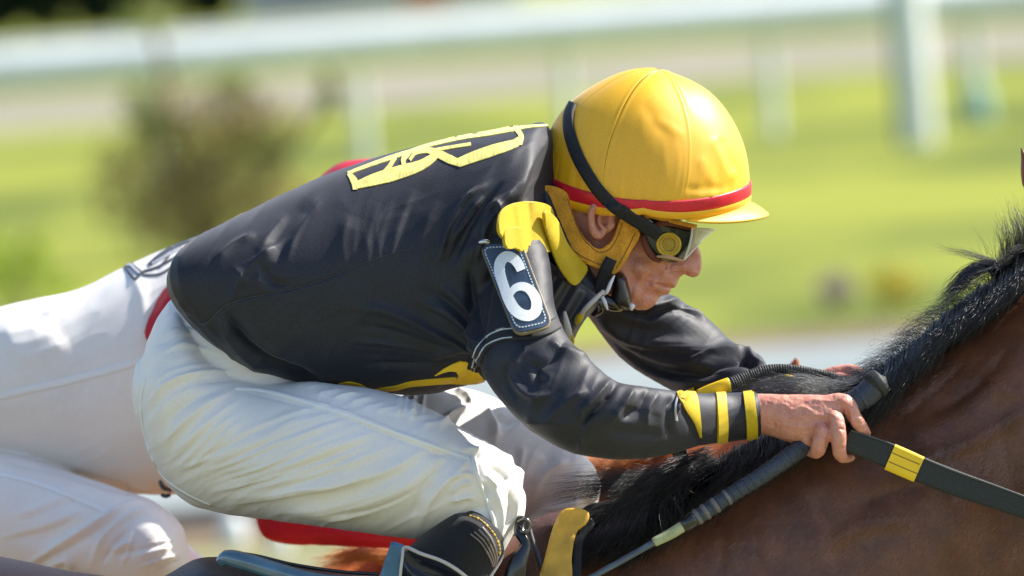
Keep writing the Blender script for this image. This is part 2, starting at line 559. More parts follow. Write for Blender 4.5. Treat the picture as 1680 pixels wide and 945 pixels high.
M_tan = mat('tan_webbing', (0.72, 0.33, 0.025), 0.65, 0.35, noise=0.22, nscale=45, bump=0.5, bscale=700, fine=0.2)
M_gold = mat('gold_thread', (0.42, 0.28, 0.04), 0.45, 0.5, bump=0.4, bscale=900)
M_skin = mat('ruddy_skin', (0.64, 0.30, 0.215), 0.46, 0.5, col2=(0.57, 0.225, 0.165), nscale=70, bump=0.8, bscale=300, bdist=0.0008, sss=0.12, fine=0.14)
M_hair = mat('dark_hair', (0.018, 0.012, 0.010), 0.5, 0.4)
M_patch = mat('blue_black_leather', (0.035, 0.055, 0.085), 0.16, 0.7, noise=0.3, nscale=30, coat=0.3, bump=0.1, bscale=60)
M_num = mat('white_leather_digit', (0.78, 0.80, 0.80), 0.45, 0.4, noise=0.04, nscale=90, bump=0.2, bscale=300)
M_stitch = mat('pale_thread', (0.5, 0.55, 0.6), 0.6)
M_lens = mat('goggle_lens', (0.60, 0.55, 0.42), 0.08, 1.0, alpha=0.34, noise=0.15, nscale=40, coat=0.5)
M_vent = mat('gold_vent', (0.52, 0.33, 0.02), 0.35, 0.6, metal=0.3, bump=0.2, bscale=300)
M_vhole = mat('vent_hole_dark', (0.02, 0.015, 0.005), 0.6)
M_foam = mat('brown_foam', (0.16, 0.055, 0.035), 0.9, 0.2, bump=1.0, bscale=500, bdist=0.001)
M_gframe = mat('goggle_frame', (0.012, 0.022, 0.014), 0.2, 0.6, noise=0.5, nscale=50)
M_metal = mat('steel', (0.6, 0.6, 0.6), 0.2, metal=1.0)
M_rubber = mat('rein_rubber', (0.022, 0.025, 0.023), 0.6, 0.4, bump=0.8, bscale=600, fine=0.4)
M_grip = mat('whip_grip', (0.035, 0.045, 0.065), 0.5, 0.5, bump=0.8, bscale=500, fine=0.5)
M_shaft = mat('whip_shaft', (0.07, 0.10, 0.13), 0.3, 0.6, noise=0.2, nscale=40)
M_sleeve = mat('whip_collar_rubber', (0.38, 0.40, 0.22), 0.55, 0.4, noise=0.15, nscale=60, bump=0.3, bscale=400)
M_horse = mat('bay_coat', (0.20, 0.075, 0.036), 0.42, 0.45, col2=(0.11, 0.040, 0.021), nscale=5, bump=0.5, bscale=300, bdist=0.0012, sheen=0.12, fine=0.35, stretch=(1, 1, 1.6), ramp=(0.3, 0.72))
M_bmane = mat('black_mane_hair', (0.010, 0.009, 0.009), 0.34, 0.6)
M_dmane = mat('dark_mane_base', (0.006, 0.006, 0.006), 0.8, 0.2, bump=0.8, bscale=120)
M_chest = mat('chestnut_coat', (0.50, 0.15, 0.035), 0.5, 0.4, col2=(0.28, 0.07, 0.016), nscale=14, bump=0.5, bscale=300, bdist=0.0012, fine=0.3)
M_cmane = mat('chestnut_mane_hair', (0.62, 0.22, 0.05), 0.4, 0.5)
M_saddle = mat('saddle_leather', (0.03, 0.028, 0.034), 0.45, 0.5, noise=0.3, nscale=20, bump=0.4, bscale=300, fine=0.2)
M_roll = mat('glossy_blue_saddle_roll', (0.05, 0.12, 0.19), 0.08, 0.8, coat=0.6, noise=0.3, nscale=20)
M_flash = mat('orange_yellow_applique', (0.90, 0.58, 0.01), 0.5, noise=0.05, nscale=30, bump=0.3, bscale=500)
M_strapY = mat('yellow_leather_strap', (0.58, 0.33, 0.04), 0.45, 0.5, noise=0.25, nscale=30, bump=0.4, bscale=60, bdist=0.002)
M_bluestrap = mat('blue_strap', (0.03, 0.12, 0.22), 0.25, 0.6, noise=0.2, nscale=40)

# ================================================================== SETTING
def eqy(py_at_840): return ground_pt(840, py_at_840)[1]
def quad(name, x0, x1, y0, y1, z, m, kind='structure', div=1):
    me = mesh_from(name, [(x0, y0, z), (x1, y0, z), (x1, y1, z), (x0, y1, z)], [(0, 1, 2, 3)])
    return tag(link(name, me, m, smooth=False), kind=kind)

def ground_mat(name, c1, c2, c3=None, sc=(0.5, 0.15, 1), fine=0.2, rough=0.9):
    m = bpy.data.materials.new(name); m.use_nodes = True
    nt = m.node_tree; N = nt.nodes; L = nt.links; b = N['Principled BSDF']
    b.inputs['Roughness'].default_value = rough; b.inputs['Specular IOR Level'].default_value = 0.15
    tc = N.new('ShaderNodeTexCoord'); mp = N.new('ShaderNodeMapping'); mp.inputs['Scale'].default_value = sc
    L.new(tc.outputs['Object'], mp.inputs[0])
    n1 = N.new('ShaderNodeTexNoise'); n1.inputs['Scale'].default_value = 1.0; n1.inputs['Detail'].default_value = 5
    L.new(mp.outputs[0], n1.inputs['Vector'])
    cr = N.new('ShaderNodeValToRGB'); e = cr.color_ramp.elements
    e[0].position = 0.40; e[0].color = (*c2, 1); e[1].position = 0.60; e[1].color = (*c1, 1)
    if c3: x = e.new(0.50); x.color = (*c3, 1)
    L.new(n1.outputs['Fac'], cr.inputs[0])
    n2 = N.new('ShaderNodeTexNoise'); n2.inputs['Scale'].default_value = 12; n2.inputs['Detail'].default_value = 4
    L.new(tc.outputs['Object'], n2.inputs['Vector'])
    mr = N.new('ShaderNodeMapRange'); mr.inputs['To Min'].default_value = 1 - fine; mr.inputs['To Max'].default_value = 1 + fine
    L.new(n2.outputs['Fac'], mr.inputs[0])
    vm = N.new('ShaderNodeVectorMath'); vm.operation = 'SCALE'
    L.new(cr.outputs[0], vm.inputs[0]); L.new(mr.outputs[0], vm.inputs['Scale']); L.new(vm.outputs[0], b.inputs['Base Color'])
    return m

G_grass = ground_mat('turf', (0.245, 0.265, 0.030), (0.11, 0.138, 0.018), (0.195, 0.22, 0.027), sc=(0.30, 0.11, 1))  # darker noise tones also stand for soft shadow bands across the grass
G_grass2 = ground_mat('rough_grass', (0.33, 0.36, 0.06), (0.13, 0.16, 0.03), sc=(0.5, 0.5, 1))
G_dirt = ground_mat('pinkish_dirt', (0.26, 0.235, 0.19), (0.22, 0.215, 0.14), sc=(0.3, 0.3, 1))
G_grey = ground_mat('grey_track', (0.25, 0.285, 0.285), (0.21, 0.24, 0.24), sc=(0.3, 0.3, 1))
G_soil = ground_mat('bare_soil', (0.22, 0.16, 0.10), (0.13, 0.09, 0.06), sc=(0.8, 0.8, 1))
G_dark = ground_mat('dark_brown_ground', (0.06, 0.05, 0.04), (0.03, 0.025, 0.02), sc=(0.8, 0.8, 1))

quad('ground', -900, 900, -60, 1800, 0.0, G_grass)
G_near = ground_mat('near_bounce_turf', (0.27, 0.25, 0.14), (0.18, 0.185, 0.09), sc=(1.2, 1.2, 1))  # turf colour browned to cut the green bounce light on the riders
quad('near_turf', -400, 400, -60, eqy(862) - 0.2, 0.004, G_near)
quad('dirt_track', -300, 300, eqy(160), eqy(97), 0.004, G_dirt)
quad('pale_path', -300, 300, eqy(604), eqy(578), 0.004, G_soil)
quad('grey_track', -300, 300, eqy(796), eqy(604), 0.006, G_grey)
quad('dark_strip', -300, 300, eqy(834), eqy(796), 0.004, G_dark)  # dark brown strip of ground below the grey track
quad('soil_edge', -300, 300, eqy(862), eqy(834), 0.004, G_soil)
G_pale = ground_mat('pale_hardstanding', (0.40, 0.40, 0.44), (0.33, 0.34, 0.36), sc=(0.1, 0.3, 1))
quad('far_pale_road', -400, 400, eqy(82), eqy(30), 0.004, G_pale)

M_rail = mat('white_rail_plastic', (0.78, 0.80, 0.80), 0.4, 0.4, noise=0.05, nscale=3)
M_post = mat('white_post_plastic', (0.66, 0.70, 0.66), 0.45, 0.4, noise=0.06, nscale=4)
M_teal = mat('teal_shade', (0.06, 0.17, 0.18), 0.5)
M_tealp = mat('pale_teal_plastic', (0.25, 0.42, 0.36), 0.5)
M_bark = mat('brown_bark', (0.13, 0.075, 0.04), 0.85, noise=0.4, nscale=20, bump=0.6, bscale=60)
M_leafr = mat('russet_olive_leaf', (0.34, 0.22, 0.10), 0.6, 0.3, col2=(0.24, 0.21, 0.075), nscale=4)
M_leafg = mat('olive_leaf', (0.22, 0.25, 0.06), 0.6, 0.3, noise=0.4, nscale=4)
M_dkleaf = mat('dark_green_leaf', (0.014, 0.032, 0.012), 0.6, 0.3, noise=0.5, nscale=1)
M_wall = mat('pale_wall', (0.42, 0.42, 0.45), 0.7, noise=0.05, nscale=1)
M_roof = mat('grey_roof', (0.25, 0.25, 0.26), 0.7, noise=0.2, nscale=1)
M_glass = mat('dark_window_glass', (0.03, 0.04, 0.05), 0.1)
M_flower = mat('yellow_petals', (0.50, 0.42, 0.02), 0.5)
M_pflower = mat('pink_petals', (0.30, 0.25, 0.19), 0.5)
M_redw = mat('red_paint', (0.5, 0.03, 0.04), 0.5)

def boxv(x0, x1, y0, y1, z0, z1):
    V = [(x, y, z) for z in (z0, z1) for y in (y0, y1) for x in (x0, x1)]
    F = [(0, 2, 3, 1), (4, 5, 7, 6), (0, 1, 5, 4), (2, 6, 7, 3), (0, 4, 6, 2), (1, 3, 7, 5)]
    return V, F
def cyl(p0, p1, r0, r1=None, n=3, m=12):
    r1 = r0 if r1 is None else r1
    return tube3([p0, p1], [r0, r1], n, m)
def part(name, vf, m, parent=None, smooth=True):
    V, F = vf
    if isinstance(F, np.ndarray): me = mesh_from(name, V, F)
    else: me = mesh_from(name, V, F)
    bm = bmesh.new(); bm.from_mesh(me)
    if len(bm.faces) < 60000:
        bmesh.ops.recalc_face_normals(bm, faces=bm.faces); bm.to_mesh(me)
    bm.free()
    return link(name, me, m, parent, smooth)

# running rail: posts whose feet show at these photo positions
yr_ = ground_pt(935, 249)[1]
xs_posts = [ground_pt(x, 249 - (x - 840) * 0.0734 + 7)[0] for x in (600, 935, 1270, 1605)]
dx_ = (xs_posts[-1] - xs_posts[0]) / 3
xs_all = [xs_posts[0] + dx_ * k for k in range(-5, 9)]
rail = empty('running_rail', (xs_all[0], yr_, 0))
tag(rail, 'white plastic running rail with evenly spaced posts crossing the whole blurred background', 'rail')
def bent_post(x, y, h=1.08, w=0.065):
    return joinm([tube3([(x, y, 0), (x, y, h * 0.6), (x, y - 0.06, h * 0.85), (x, y - 0.16, h)], [w, w, w * 0.8, w * 0.6], 12, 10)])
p0 = part('post', bent_post(xs_all[0], yr_), M_post, rail)
for x in xs_all[1:]:
    c = p0.copy(); COL.objects.link(c); c.location.x = x - xs_all[0]
part('top_rail', joinm([tube3([(xs_all[0] - 3, yr_ - 0.2, 1.11), (xs_all[-1] + 3, yr_ - 0.2, 1.11)], [0.19, 0.19], 3, 16, flat=(1, 1))]), M_rail, rail)
part('rail_foot_cap', joinm([cyl((xs_posts[3], yr_ - 0.02, 0.0), (xs_posts[3], yr_ - 0.02, 0.30), 0.14, 0.12, 4, 16)]), M_tealp, rail)

yf_ = ground_pt(840, 88)[1]
rail2 = empty('far_running_rail', (-12, yf_, 0))
tag(rail2, 'far white running rail on thin posts beyond the pinkish dirt track', 'rail')
q0 = part('post', joinm([cyl((-12, yf_, 0), (-12, yf_, 0.6), 0.09)]), M_post, rail2)
for k in range(1, 13):
    c = q0.copy(); COL.objects.link(c); c.location.x = 2.2 * k
part('top_rail', joinm([tube3([(-40, yf_ - 0.1, 0.62), (40, yf_ - 0.1, 0.62)], [0.09, 0.09], 3, 14)]), M_rail, rail2)
part('lower_rail', joinm([tube3([(-40, yf_ - 0.1, 0.34), (40, yf_ - 0.1, 0.34)], [0.06, 0.06], 3, 12)]), M_rail, rail2)

g = ground_pt(1508, 238)
mk = empty('distance_marker', (g[0], g[1], 0))
tag(mk, 'tall thick white marker pole with its shaded side painted as a teal strip, standing right of centre behind the rail', 'pole')
part('pole', joinm([cyl((g[0], g[1], 0), (g[0], g[1], 3.4), 0.15, 0.13, 6, 20)]), M_rail, mk)
part('shade_strip', boxv(g[0] - 0.185, g[0] - 0.142, g[1] - 0.06, g[1] + 0.06, 0.02, 3.3), M_teal, mk, False)  # added strip, its teal paints in the shaded left side of the pole

def leaf_cloud(cs, n, size, flat=0.0):
    """many small bent leaf faces inside ellipsoids cs: (x,y,z,rx,ry,rz)"""
    V = np.zeros((n, 4, 3)); wts = np.array([c[3] * c[5] for c in cs]); wts /= wts.sum()
    pick = RNG.choice(len(cs), n, p=wts); C = np.array(cs)[pick]
    d = RNG.normal(size=(n, 3)); d /= np.linalg.norm(d, axis=1)[:, None]
    r = RNG.random(n) ** 0.45
    ctr = C[:, :3] + d * C[:, 3:] * r[:, None]
    a = RNG.normal(size=(n, 3)); a /= np.linalg.norm(a, axis=1)[:, None]
    b = np.cross(a, RNG.normal(size=(n, 3))); b /= np.linalg.norm(b, axis=1)[:, None]
    s = size * RNG.uniform(0.6, 1.4, n)[:, None]
    V[:, 0] = ctr - a * s; V[:, 1] = ctr + b * s * 0.45; V[:, 2] = ctr + a * s; V[:, 3] = ctr - b * s * 0.45
    return V.reshape(-1, 3), np.arange(n * 4).reshape(n, 4)

# young russet tree left of centre, behind the jockey's back
g = ground_pt(330, 425)
def at_d(px, py, y):            # point seen at px,py on the vertical plane at depth y
    return P(px, py, y)
tree = empty('young_tree', (g[0], g[1], 0))
tag(tree, 'young russet and olive leaved tree with thin trunk, blurred behind the riders', 'tree')
yb = g[1]
def lim(pts, r0, r1):
    pp = [at_d(a, b, yb + c) for a, b, c in pts]
    return tube3(pp, np.linspace(r0, r1, len(pp)), 16, 8)
part('trunk', join([lim([(330, 425, 0), (315, 330, 0), (290, 220, 0), (268, 110, 0), (245, 0, 0), (235, -90, 0)], 0.040, 0.02)]), M_bark, tree)
part('limb', join([lim([(318, 340, 0), (360, 250, .1), (385, 140, .2)], 0.04, 0.02)]), M_bark, tree)
part('limb', join([lim([(330, 400, 0), (430, 300, -.1), (530, 170, 0), (540, 110, 0)], 0.035, 0.022)]), M_bark, tree)
part('limb', join([lim([(310, 320, 0), (240, 230, .1), (215, 150, .1)], 0.03, 0.015)]), M_bark, tree)
s_ = (12 + yb) / FPX
def cl(px, py, r, dy=0, ry=None):
    q = at_d(px, py, yb + dy); return (q[0], q[1], q[2], r * s_, 0.4, (ry or r) * s_)
part('crown', leaf_cloud([cl(270, 270, 85), cl(370, 240, 110), cl(330, 350, 120, 0, 80), cl(470, 330, 80, 0, 60), cl(260, 370, 70), cl(440, 210, 70, .2, 70), cl(190, 300, 50, 0, 90), cl(330, 200, 130, 0, 70), cl(350, 330, 150, 0, 90)], 4600, 0.032), M_leafr, tree, False)
part('crown', leaf_cloud([cl(265, 200, 35, 0, 60), cl(240, 30, 50, 0, 40), cl(538, 150, 22, 0, 50), cl(385, 140, 25, 0, 30), cl(430, 230, 60, 0, 40), cl(225, 180, 28, 0, 60)], 900, 0.040), M_leafg, tree, False)

# flower clumps near the pale path
def clump(name, px, py, w, h, mm, lab, cat, n=260):
    g = ground_pt(px, py + h); s = (12 + g[1]) / FPX
    t = empty(name, (g[0], g[1], 0)); tag(t, lab, cat, 'flower clumps beside the pale path')
    part('foliage', leaf_cloud([(g[0], g[1], h * s * .5, w * s * .7, .3, h * s * .3)], n // 2, 0.02), M_leafg, t, False)
    part('flower_head', leaf_cloud([(g[0], g[1] - .05, h * s * 1.1, w * s * .95, .3, h * s * .8)], n * 2, 0.022), mm, t, False)
clump('flower_clump', 1470, 470, 50, 42, M_flower, 'round clump of yellow flowers between the rail and the grey track, right side', 'flowers')
clump('flower_clump', 1372, 475, 38, 40, M_pflower, 'pinkish flower clump just left of the yellow flowers', 'flowers', 160)

# bright leafy bush at the far left edge
g = ground_pt(40, 520)
bsh = empty('leafy_bush', (g[0], g[1], 0))
tag(bsh, 'bright yellow green leafy bush at the far left edge above the far rider', 'bush')
s_ = (12 + g[1]) / FPX; yb = g[1]
part('stem', joinm([tube3([at_d(40, 520, yb), at_d(35, 440, yb), at_d(50, 380, yb)], [.02, .014, .008], 8, 6)]), M_bark, bsh)
part('crown', leaf_cloud([cl(30, 450, 60, 0, 60), cl(95, 480, 45, 0, 35), cl(-30, 420, 60, 0, 70), cl(60, 410, 30, 0, 40)], 1500, 0.022), mat('lime_leaf', (0.30, 0.40, 0.02), 0.5, 0.3, noise=0.4, nscale=5), bsh, False)

# small white marker blocks seen under the riders
for k, (px, py, w, h) in enumerate(((385, 893, 42, 46), (462, 905, 30, 40))):
    g = ground_pt(px, py); s = (12 + g[1]) / FPX
    t = part('marker_block', joinm([tube3([(g[0], g[1], 0), (g[0], g[1], h * s * .7), (g[0], g[1], h * s)], [w * s * .5, w * s * .5, w * s * .35], 8, 14)]), M_rail)
    t['label'] = ('wider rounded white marker block on the turf below the far jockey\'s knee', 'narrower white marker block to the right of the wider one')[k]
    t['category'] = 'marker'; t['group'] = 'white marker blocks on the turf'

# clipped dark hedge in front of the skyline trees
hx0 = P(-420, 0, 200)[0]; hx1 = P(385, 0, 200)[0]
hdg = empty('hedge', ((hx0 + hx1) / 2, 200, 0))
tag(hdg, 'long dark hedge in the top left corner under the trees', 'hedge')
part('crown', leaf_cloud([(hx0 + (hx1 - hx0) * (k + .5) / 9, 200.0, 1.5, (hx1 - hx0) / 14, 1.2, 1.7) for k in range(9)], 9000, 0.22), M_dkleaf, hdg, False)
for k in range(9):
    x = hx0 + (hx1 - hx0) * (k + .5) / 9
    part('trunk', joinm([cyl((x, 200, 0), (x, 200, 1.6), .09, .05)]), M_bark, hdg)
# far background: trees and a pale building along the top edge
for k, (px, w) in enumerate(((-330, 260), (-90, 250), (120, 190), (300, 120))):
    y = 225 + 8 * (k % 3); s = (12 + y) / FPX
    q = P(px, -60, y); base = 0.0; x = q[0]; topz = 11 + (k * 37 % 5)
    if k >= 4: y += 220; s = (12 + y) / FPX; q = P(px, -100, y); x = q[0]
    t = empty('broadleaf_tree', (x, y, 0))
    tag(t, 'dark leafy tree on the skyline at %s' % ('far left beyond the frame edge', 'the upper left corner', 'the top left, second from the corner', 'the top left, next to the pale building', 'the top right, left of the marker pole', 'the top right, behind the marker pole', 'the far right beyond the frame edge')[k], 'tree', 'trees far behind the racecourse')
    part('trunk', joinm([tube3([(x, y, 0), (x + .3, y, 4), (x - .2, y, topz * .7)], [0.45, 0.35, 0.12], 8, 8)]), M_bark, t)
    r = w * s
    part('crown', leaf_cloud([(x, y, 2.6, r * .95, 3, 2.9), (x, y, 4.2, r * .62, 3, 4.2), (x - r * .3, y, topz * .6, r * .4, 3, 3.4), (x + r * .3, y, topz * .65, r * .4, 3, 3.6), (x, y, topz * .8, r * .35, 2.5, 3)], 4200, 0.40), M_dkleaf, t, False)
yb2 = 196
xa = P(395, -10, yb2)[0]; xb = P(850, -10, yb2)[0]
bd = empty('pavilion', ((xa + xb) / 2, yb2, 0))
tag(bd, 'long pale low building at the top edge, right of the dark trees', 'building')
part('wall', boxv(xa, xb, yb2, yb2 + 8, 0, 3.6), M_wall, bd, False)
part('roof', boxv(xa - .4, xb + .4, yb2 - .5, yb2 + 8.5, 3.6, 4.1), M_roof, bd, False)
for k in range(5):
    x = xa + (xb - xa) * (k + .5) / 5
    part('window', boxv(x - .5, x + .5, yb2 - .03, yb2 + .05, 2.0, 3.1), M_glass, bd, False)
part('door', boxv(P(700, 0, yb2)[0] - .5, P(700, 0, yb2)[0] + .5, yb2 - .05, yb2 + .02, 0, 2.1), M_redw, bd, False)

# ================================================================== NEAR HORSE
horse = empty('horse', P(700, 1400, 0))
tag(horse, 'bay horse in front with black mane blown back, ridden by the yellow capped jockey', 'horse')
hb = []
hb.append(loft([(-420, 960, -420, 1300, 0, .18), (-250, 900, -300, 1480, 0, .30), (-60, 900, -60, 1560, 0, .31), (160, 948, 150, 1580, 0, .30), (420, 985, 420, 1600, 0, .29), (700, 950, 690, 1600, 0, .27),
                (800, 900, 830, 1560, 0, .25), (905, 862, 960, 1480, 0, .20), (1060, 806, 1160, 1390, 0, .16), (1230, 728, 1360, 1260, 0, .125), (1340, 682, 1480, 1180, 0, .115), (1440, 632, 1600, 1110, 0, .105), (1600, 535, 1780, 980, 0, .10), (1730, 440, 1900, 880, 0, .095), (1800, 400, 1960, 840, 0, .09)], 120, 64))
hb.append(loft([(1760, 420, 1820, 720, 0, .07), (1880, 400, 1890, 800, 0, .10), (2010, 520, 1960, 800, 0, .095), (2160, 690, 2080, 870, 0, .07), (2260, 800, 2180, 950, 0, .06), (2290, 870, 2220, 980, 0, .05)], 40, 32))
for sy in (-1, 1):      # ears
    hb.append(chain([(1760, 440, sy * .05, 26), (1730, 370, sy * .06, 26), (1692, 290, sy * .065, 17), (1675, 240, sy * .065, 3)], 20, 12))
def leg(pts): return chain(pts, 40, 14)
for sy in (-.16, .16):
    hb.append(leg([(880, 1350, sy, 110), (1000, 1600, sy, 75), (1120, 1850, sy, 50), (1150, 2000, sy, 34), (1120, 2250, sy, 28), (1130, 2330, sy, 40), (1140, 2390, sy, 52)]))
    hb.append(leg([(-150, 1350, sy, 190), (-80, 1600, sy, 110), (-330, 1850, sy, 60), (-330, 2000, sy, 40), (-250, 2250, sy, 32), (-230, 2330, sy, 42), (-220, 2390, sy, 54)]))
me = remesh(hb, 0.008, 4)
V = get_mesh(me); N = get_normals(me)
px_, py_ = PR(V)
h = vnoise(np.stack([V[:, 0] * 9, V[:, 1] * 9, V[:, 2] * 7], 1)) * 0.004 + vnoise(np.stack([V[:, 0] * 3.1 + 5, V[:, 1] * 4, V[:, 2] * 3], 1)) * 0.008
V += N * h[:, None]; me.vertices.foreach_set('co', V.astype(np.float32).ravel()); me.update()
folds(me, fam([(1470, 690), (1560, 610), (1640, 540)], [(1530, 700), (1620, 640), (1680, 560)], 4, -5, 9, sign=1) + fam([(1160, 860), (1140, 945)], [(1260, 850), (1270, 945)], 6, 2.5, 7, sign=1)
      + [([(1480, 760), (1560, 740), (1640, 700), (1700, 660)], 5, 12), ([(1400, 830), (1480, 800), (1540, 790)], -4, 14), ([(1350, 900), (1420, 860), (1500, 850)], 4, 12), ([(1600, 600), (1650, 640), (1700, 650)], 4, 10), ([(1465, 640), (1540, 560), (1600, 500)], -6, 8), ([(1490, 700), (1550, 790), (1570, 930)], 7, 26), ([(1620, 640), (1660, 760), (1670, 930)], -6, 24), ([(1330, 800), (1370, 880), (1380, 945)], -5, 20)])
link('body', me, M_horse, horse)
def fur(me, box, n, dpx, ln, wd, seed=1):
    V = get_mesh(me); N = get_normals(me); px, py = PR(V)
    ok = np.where((px > box[0]) & (px < box[2]) & (py > box[1]) & (py < box[3]) & (N[:, 1] < 0.1))[0]
    r = np.random.default_rng(seed); k = r.choice(ok, n)
    A = V[k] + r.normal(size=(n, 3)) * 0.0035; Nn = N[k]
    A -= Nn * (((A - V[k]) * Nn).sum(1))[:, None]
    D = Rv * dpx[0] - Uv * dpx[1] + r.normal(size=(n, 3)) * 0.22 + vnoise(A * 9)[:, None] * Uv * 0.35
    D -= Nn * ((D * Nn).sum(1))[:, None]; D /= np.linalg.norm(D, axis=1)[:, None]
    S = np.cross(D, Nn); L = (ln * r.uniform(.6, 1.3, n))[:, None]
    P0 = A - S * wd; P1 = A + S * wd; P2 = A + D * L + Nn * L * .16
    return np.stack([P0, P1, P2], 1).reshape(-1, 3), np.arange(3 * n).reshape(n, 3)
fv, ff = fur(me, (860, 380, 1760, 1000), 90000, (-.75, .65), .010, .00045)
link('short_coat_hair', mesh_from('short_coat_hair', fv, ff), M_fur, horse, False)['kind'] = 'stuff'
S_horse = Surf(me)
# inner ear darkness
# mane: a solid dark crest underlayer and individual hairs
mp_ = spoly([(935, 880), (958, 832), (1040, 816), (1110, 800), (1160, 762), (1230, 735), (1330, 668), (1400, 628), (1450, 606), (1500, 562), (1560, 508), (1640, 452), (1710, 400),
             (1722, 430), (1650, 508), (1570, 566), (1490, 622), (1455, 660), (1410, 690), (1330, 735), (1250, 780), (1170, 825), (1090, 862), (1000, 882)])
def yman(x, y):
    p, n = S_horse(x, y + 12); return p.y + 0.004
base = inflate(mp_, lambda x, y: max(-.2, min(0.0, yman(x, y))), lambda x, y: 0.020, 16, 12)
mane = part('mane', base, M_dmane, horse)
mg = []
crest = [(960, 842), (1040, 826), (1100, 806), (1170, 762), (1240, 722), (1330, 672), (1400, 630), (1450, 604), (1500, 562), (1560, 508), (1640, 452), (1700, 405)]
for k, (x, y) in enumerate(crest):
    L = 122 if x < 1500 else 96
    mg.append([(x + 8, y - 3, -0.01), (x + 2, y + L * .3, -.10 - .02), (x - 20, y + L * .62, -.16 if x < 1400 else -.125), (x - 48, y + L * .9, -.19 if x < 1300 else -.135)])
hs = [strands(mg, 3600, 0.0007, 3, 9, 6, 0.01), strands(mg, 2600, 0.0009, 5, 10, 8, 0.015, clump=70)]
# lying back along the crest to the left, in front of the far leg
hs.append(strands([[(1080, 800, -.06), (1020, 812, -.09), (950, 822, -.1), (880, 838, -.1)], [(1150, 760, -.06), (1080, 775, -.08), (1000, 775, -.1), (905, 790, -.1)], [(1110, 790, -.08), (1050, 800, -.1), (980, 805, -.1), (900, 812, -.1)]], 420, 0.0006, 4, 12, 7, 0.02))
# glossy curls
hs.append(strands([[(1170, 745, -.05), (1100, 765, -.14), (1060, 790, -.17), (1030, 850, -.19)], [(1130, 782, -.05), (1070, 796, -.14), (1010, 820, -.17), (960, 868, -.19)], [(1180, 770, -.06), (1130, 790, -.14), (1100, 830, -.18), (1120, 880, -.19)]], 900, 0.0007, 7, 14, 12, 0.015, clump=22))
# over hand
hs.append(strands([[(1440, 610, -.02), (1380, 630, -.06), (1310, 622, -.08), (1240, 640, -.1)], [(1440, 625, -.02), (1370, 648, -.08), (1300, 640, -.1), (1230, 650, -.1)], [(1400, 630, -.02), (1330, 632, -.05), (1260, 626, -.05), (1200, 640, -.05)]], 1500, 0.0006, 4, 12, 6, 0.02))
# fringe over the crest
fr = []
for (x, y) in crest[5:]:
    fr.append([(x + 8, y + 8, 0), (x - 6, y - 6, -.01), (x - 30, y - 2, -.03), (x - 60, y + 18, -.04)])
hs.append(strands(fr, 1300, 0.0004, 5, 10, 7, 0.02))
# tuft blown up at the poll
hs.append(strands([[(1640, 470, 0), (1625, 440, 0), (1590, 455, 0), (1550, 500, 0)], [(1655, 460, 0), (1625, 430, 0), (1585, 445, 0), (1548, 492, 0)]], 420, 0.0008, 4, 14, 5, 0.01))
hs.append(strands([[(1660, 460, 0), (1620, 432, 0), (1580, 418, 0), (1530, 402, 0)], [(1660, 455, 0), (1622, 425, 0), (1575, 412, 0), (1545, 408, 0)]], 60, 0.0005, 3, 14, 3, 0.01))
hs.append(strands([[(1640, 460, 0), (1640, 430, 0), (1642, 400, 0), (1636, 372, 0)], [(1668, 455, 0), (1670, 420, 0), (1672, 390, 0), (1655, 345, 0)], [(1690, 440, 0), (1692, 400, 0), (1688, 370, 0), (1670, 330, 0)]], 380, 0.0007, 4, 12, 7, 0.01))
hs.append(strands([[(1645, 465, 0), (1625, 440, 0), (1605, 410, 0), (1598, 372, 0)], [(1660, 460, 0), (1640, 420, 0), (1625, 400, 0), (1610, 380, 0)]], 14, 0.0004, 3, 12, 5, 0.01))
hs.append(strands([[(1520, 560, -.02), (1500, 530, -.03), (1480, 520, -.03), (1482, 500, -.03)], [(1480, 590, -.02), (1450, 560, -.03), (1440, 570, -.03), (1420, 555, -.03)]], 24, 0.0003, 14, 14, 10, 0.02))
hv, hf = join(hs)
link('hair_strands', mesh_from('hair_strands', hv, hf), M_bmane, mane, False)['kind'] = 'stuff'

M_dsteel = mat('dark_steel', (0.18, 0.17, 0.16), 0.3, metal=1.0)
# saddle and its roll
sdl = empty('saddle', P(520, 960, -.05))
tag(sdl, 'dark racing saddle with glossy pale blue front roll under the near jockey', 'saddle')
part('seat', loft([(270, 945, 290, 1010, -.05, .10), (330, 915, 340, 1010, -.05, .18), (440, 922, 440, 1040, -.05, .22), (560, 938, 560, 1060, -.05, .25), (700, 950, 700, 1080, -.05, .26), (820, 950, 820, 1080, -.05, .22)], 50, 32), M_saddle, sdl)
part('roll', join([chain([(362, 922, -.235, 9), (372, 915, -.24, 13), (400, 921, -.25, 15), (450, 936, -.26, 15), (510, 952, -.27, 15), (600, 965, -.28, 15)], 40, 20)]), M_roll, sdl)
part('piping', join([chain([(372, 905, -.22, 3), (420, 912, -.225, 3.2), (480, 926, -.23, 3), (560, 938, -.24, 3), (620, 942, -.25, 3)], 40, 8)]), M_blackgl, sdl)
part('buckle', join([chain([(468, 929, -.245, 3), (480, 936, -.25, 4), (492, 938, -.25, 3)], 8, 8)]), M_gold, sdl)

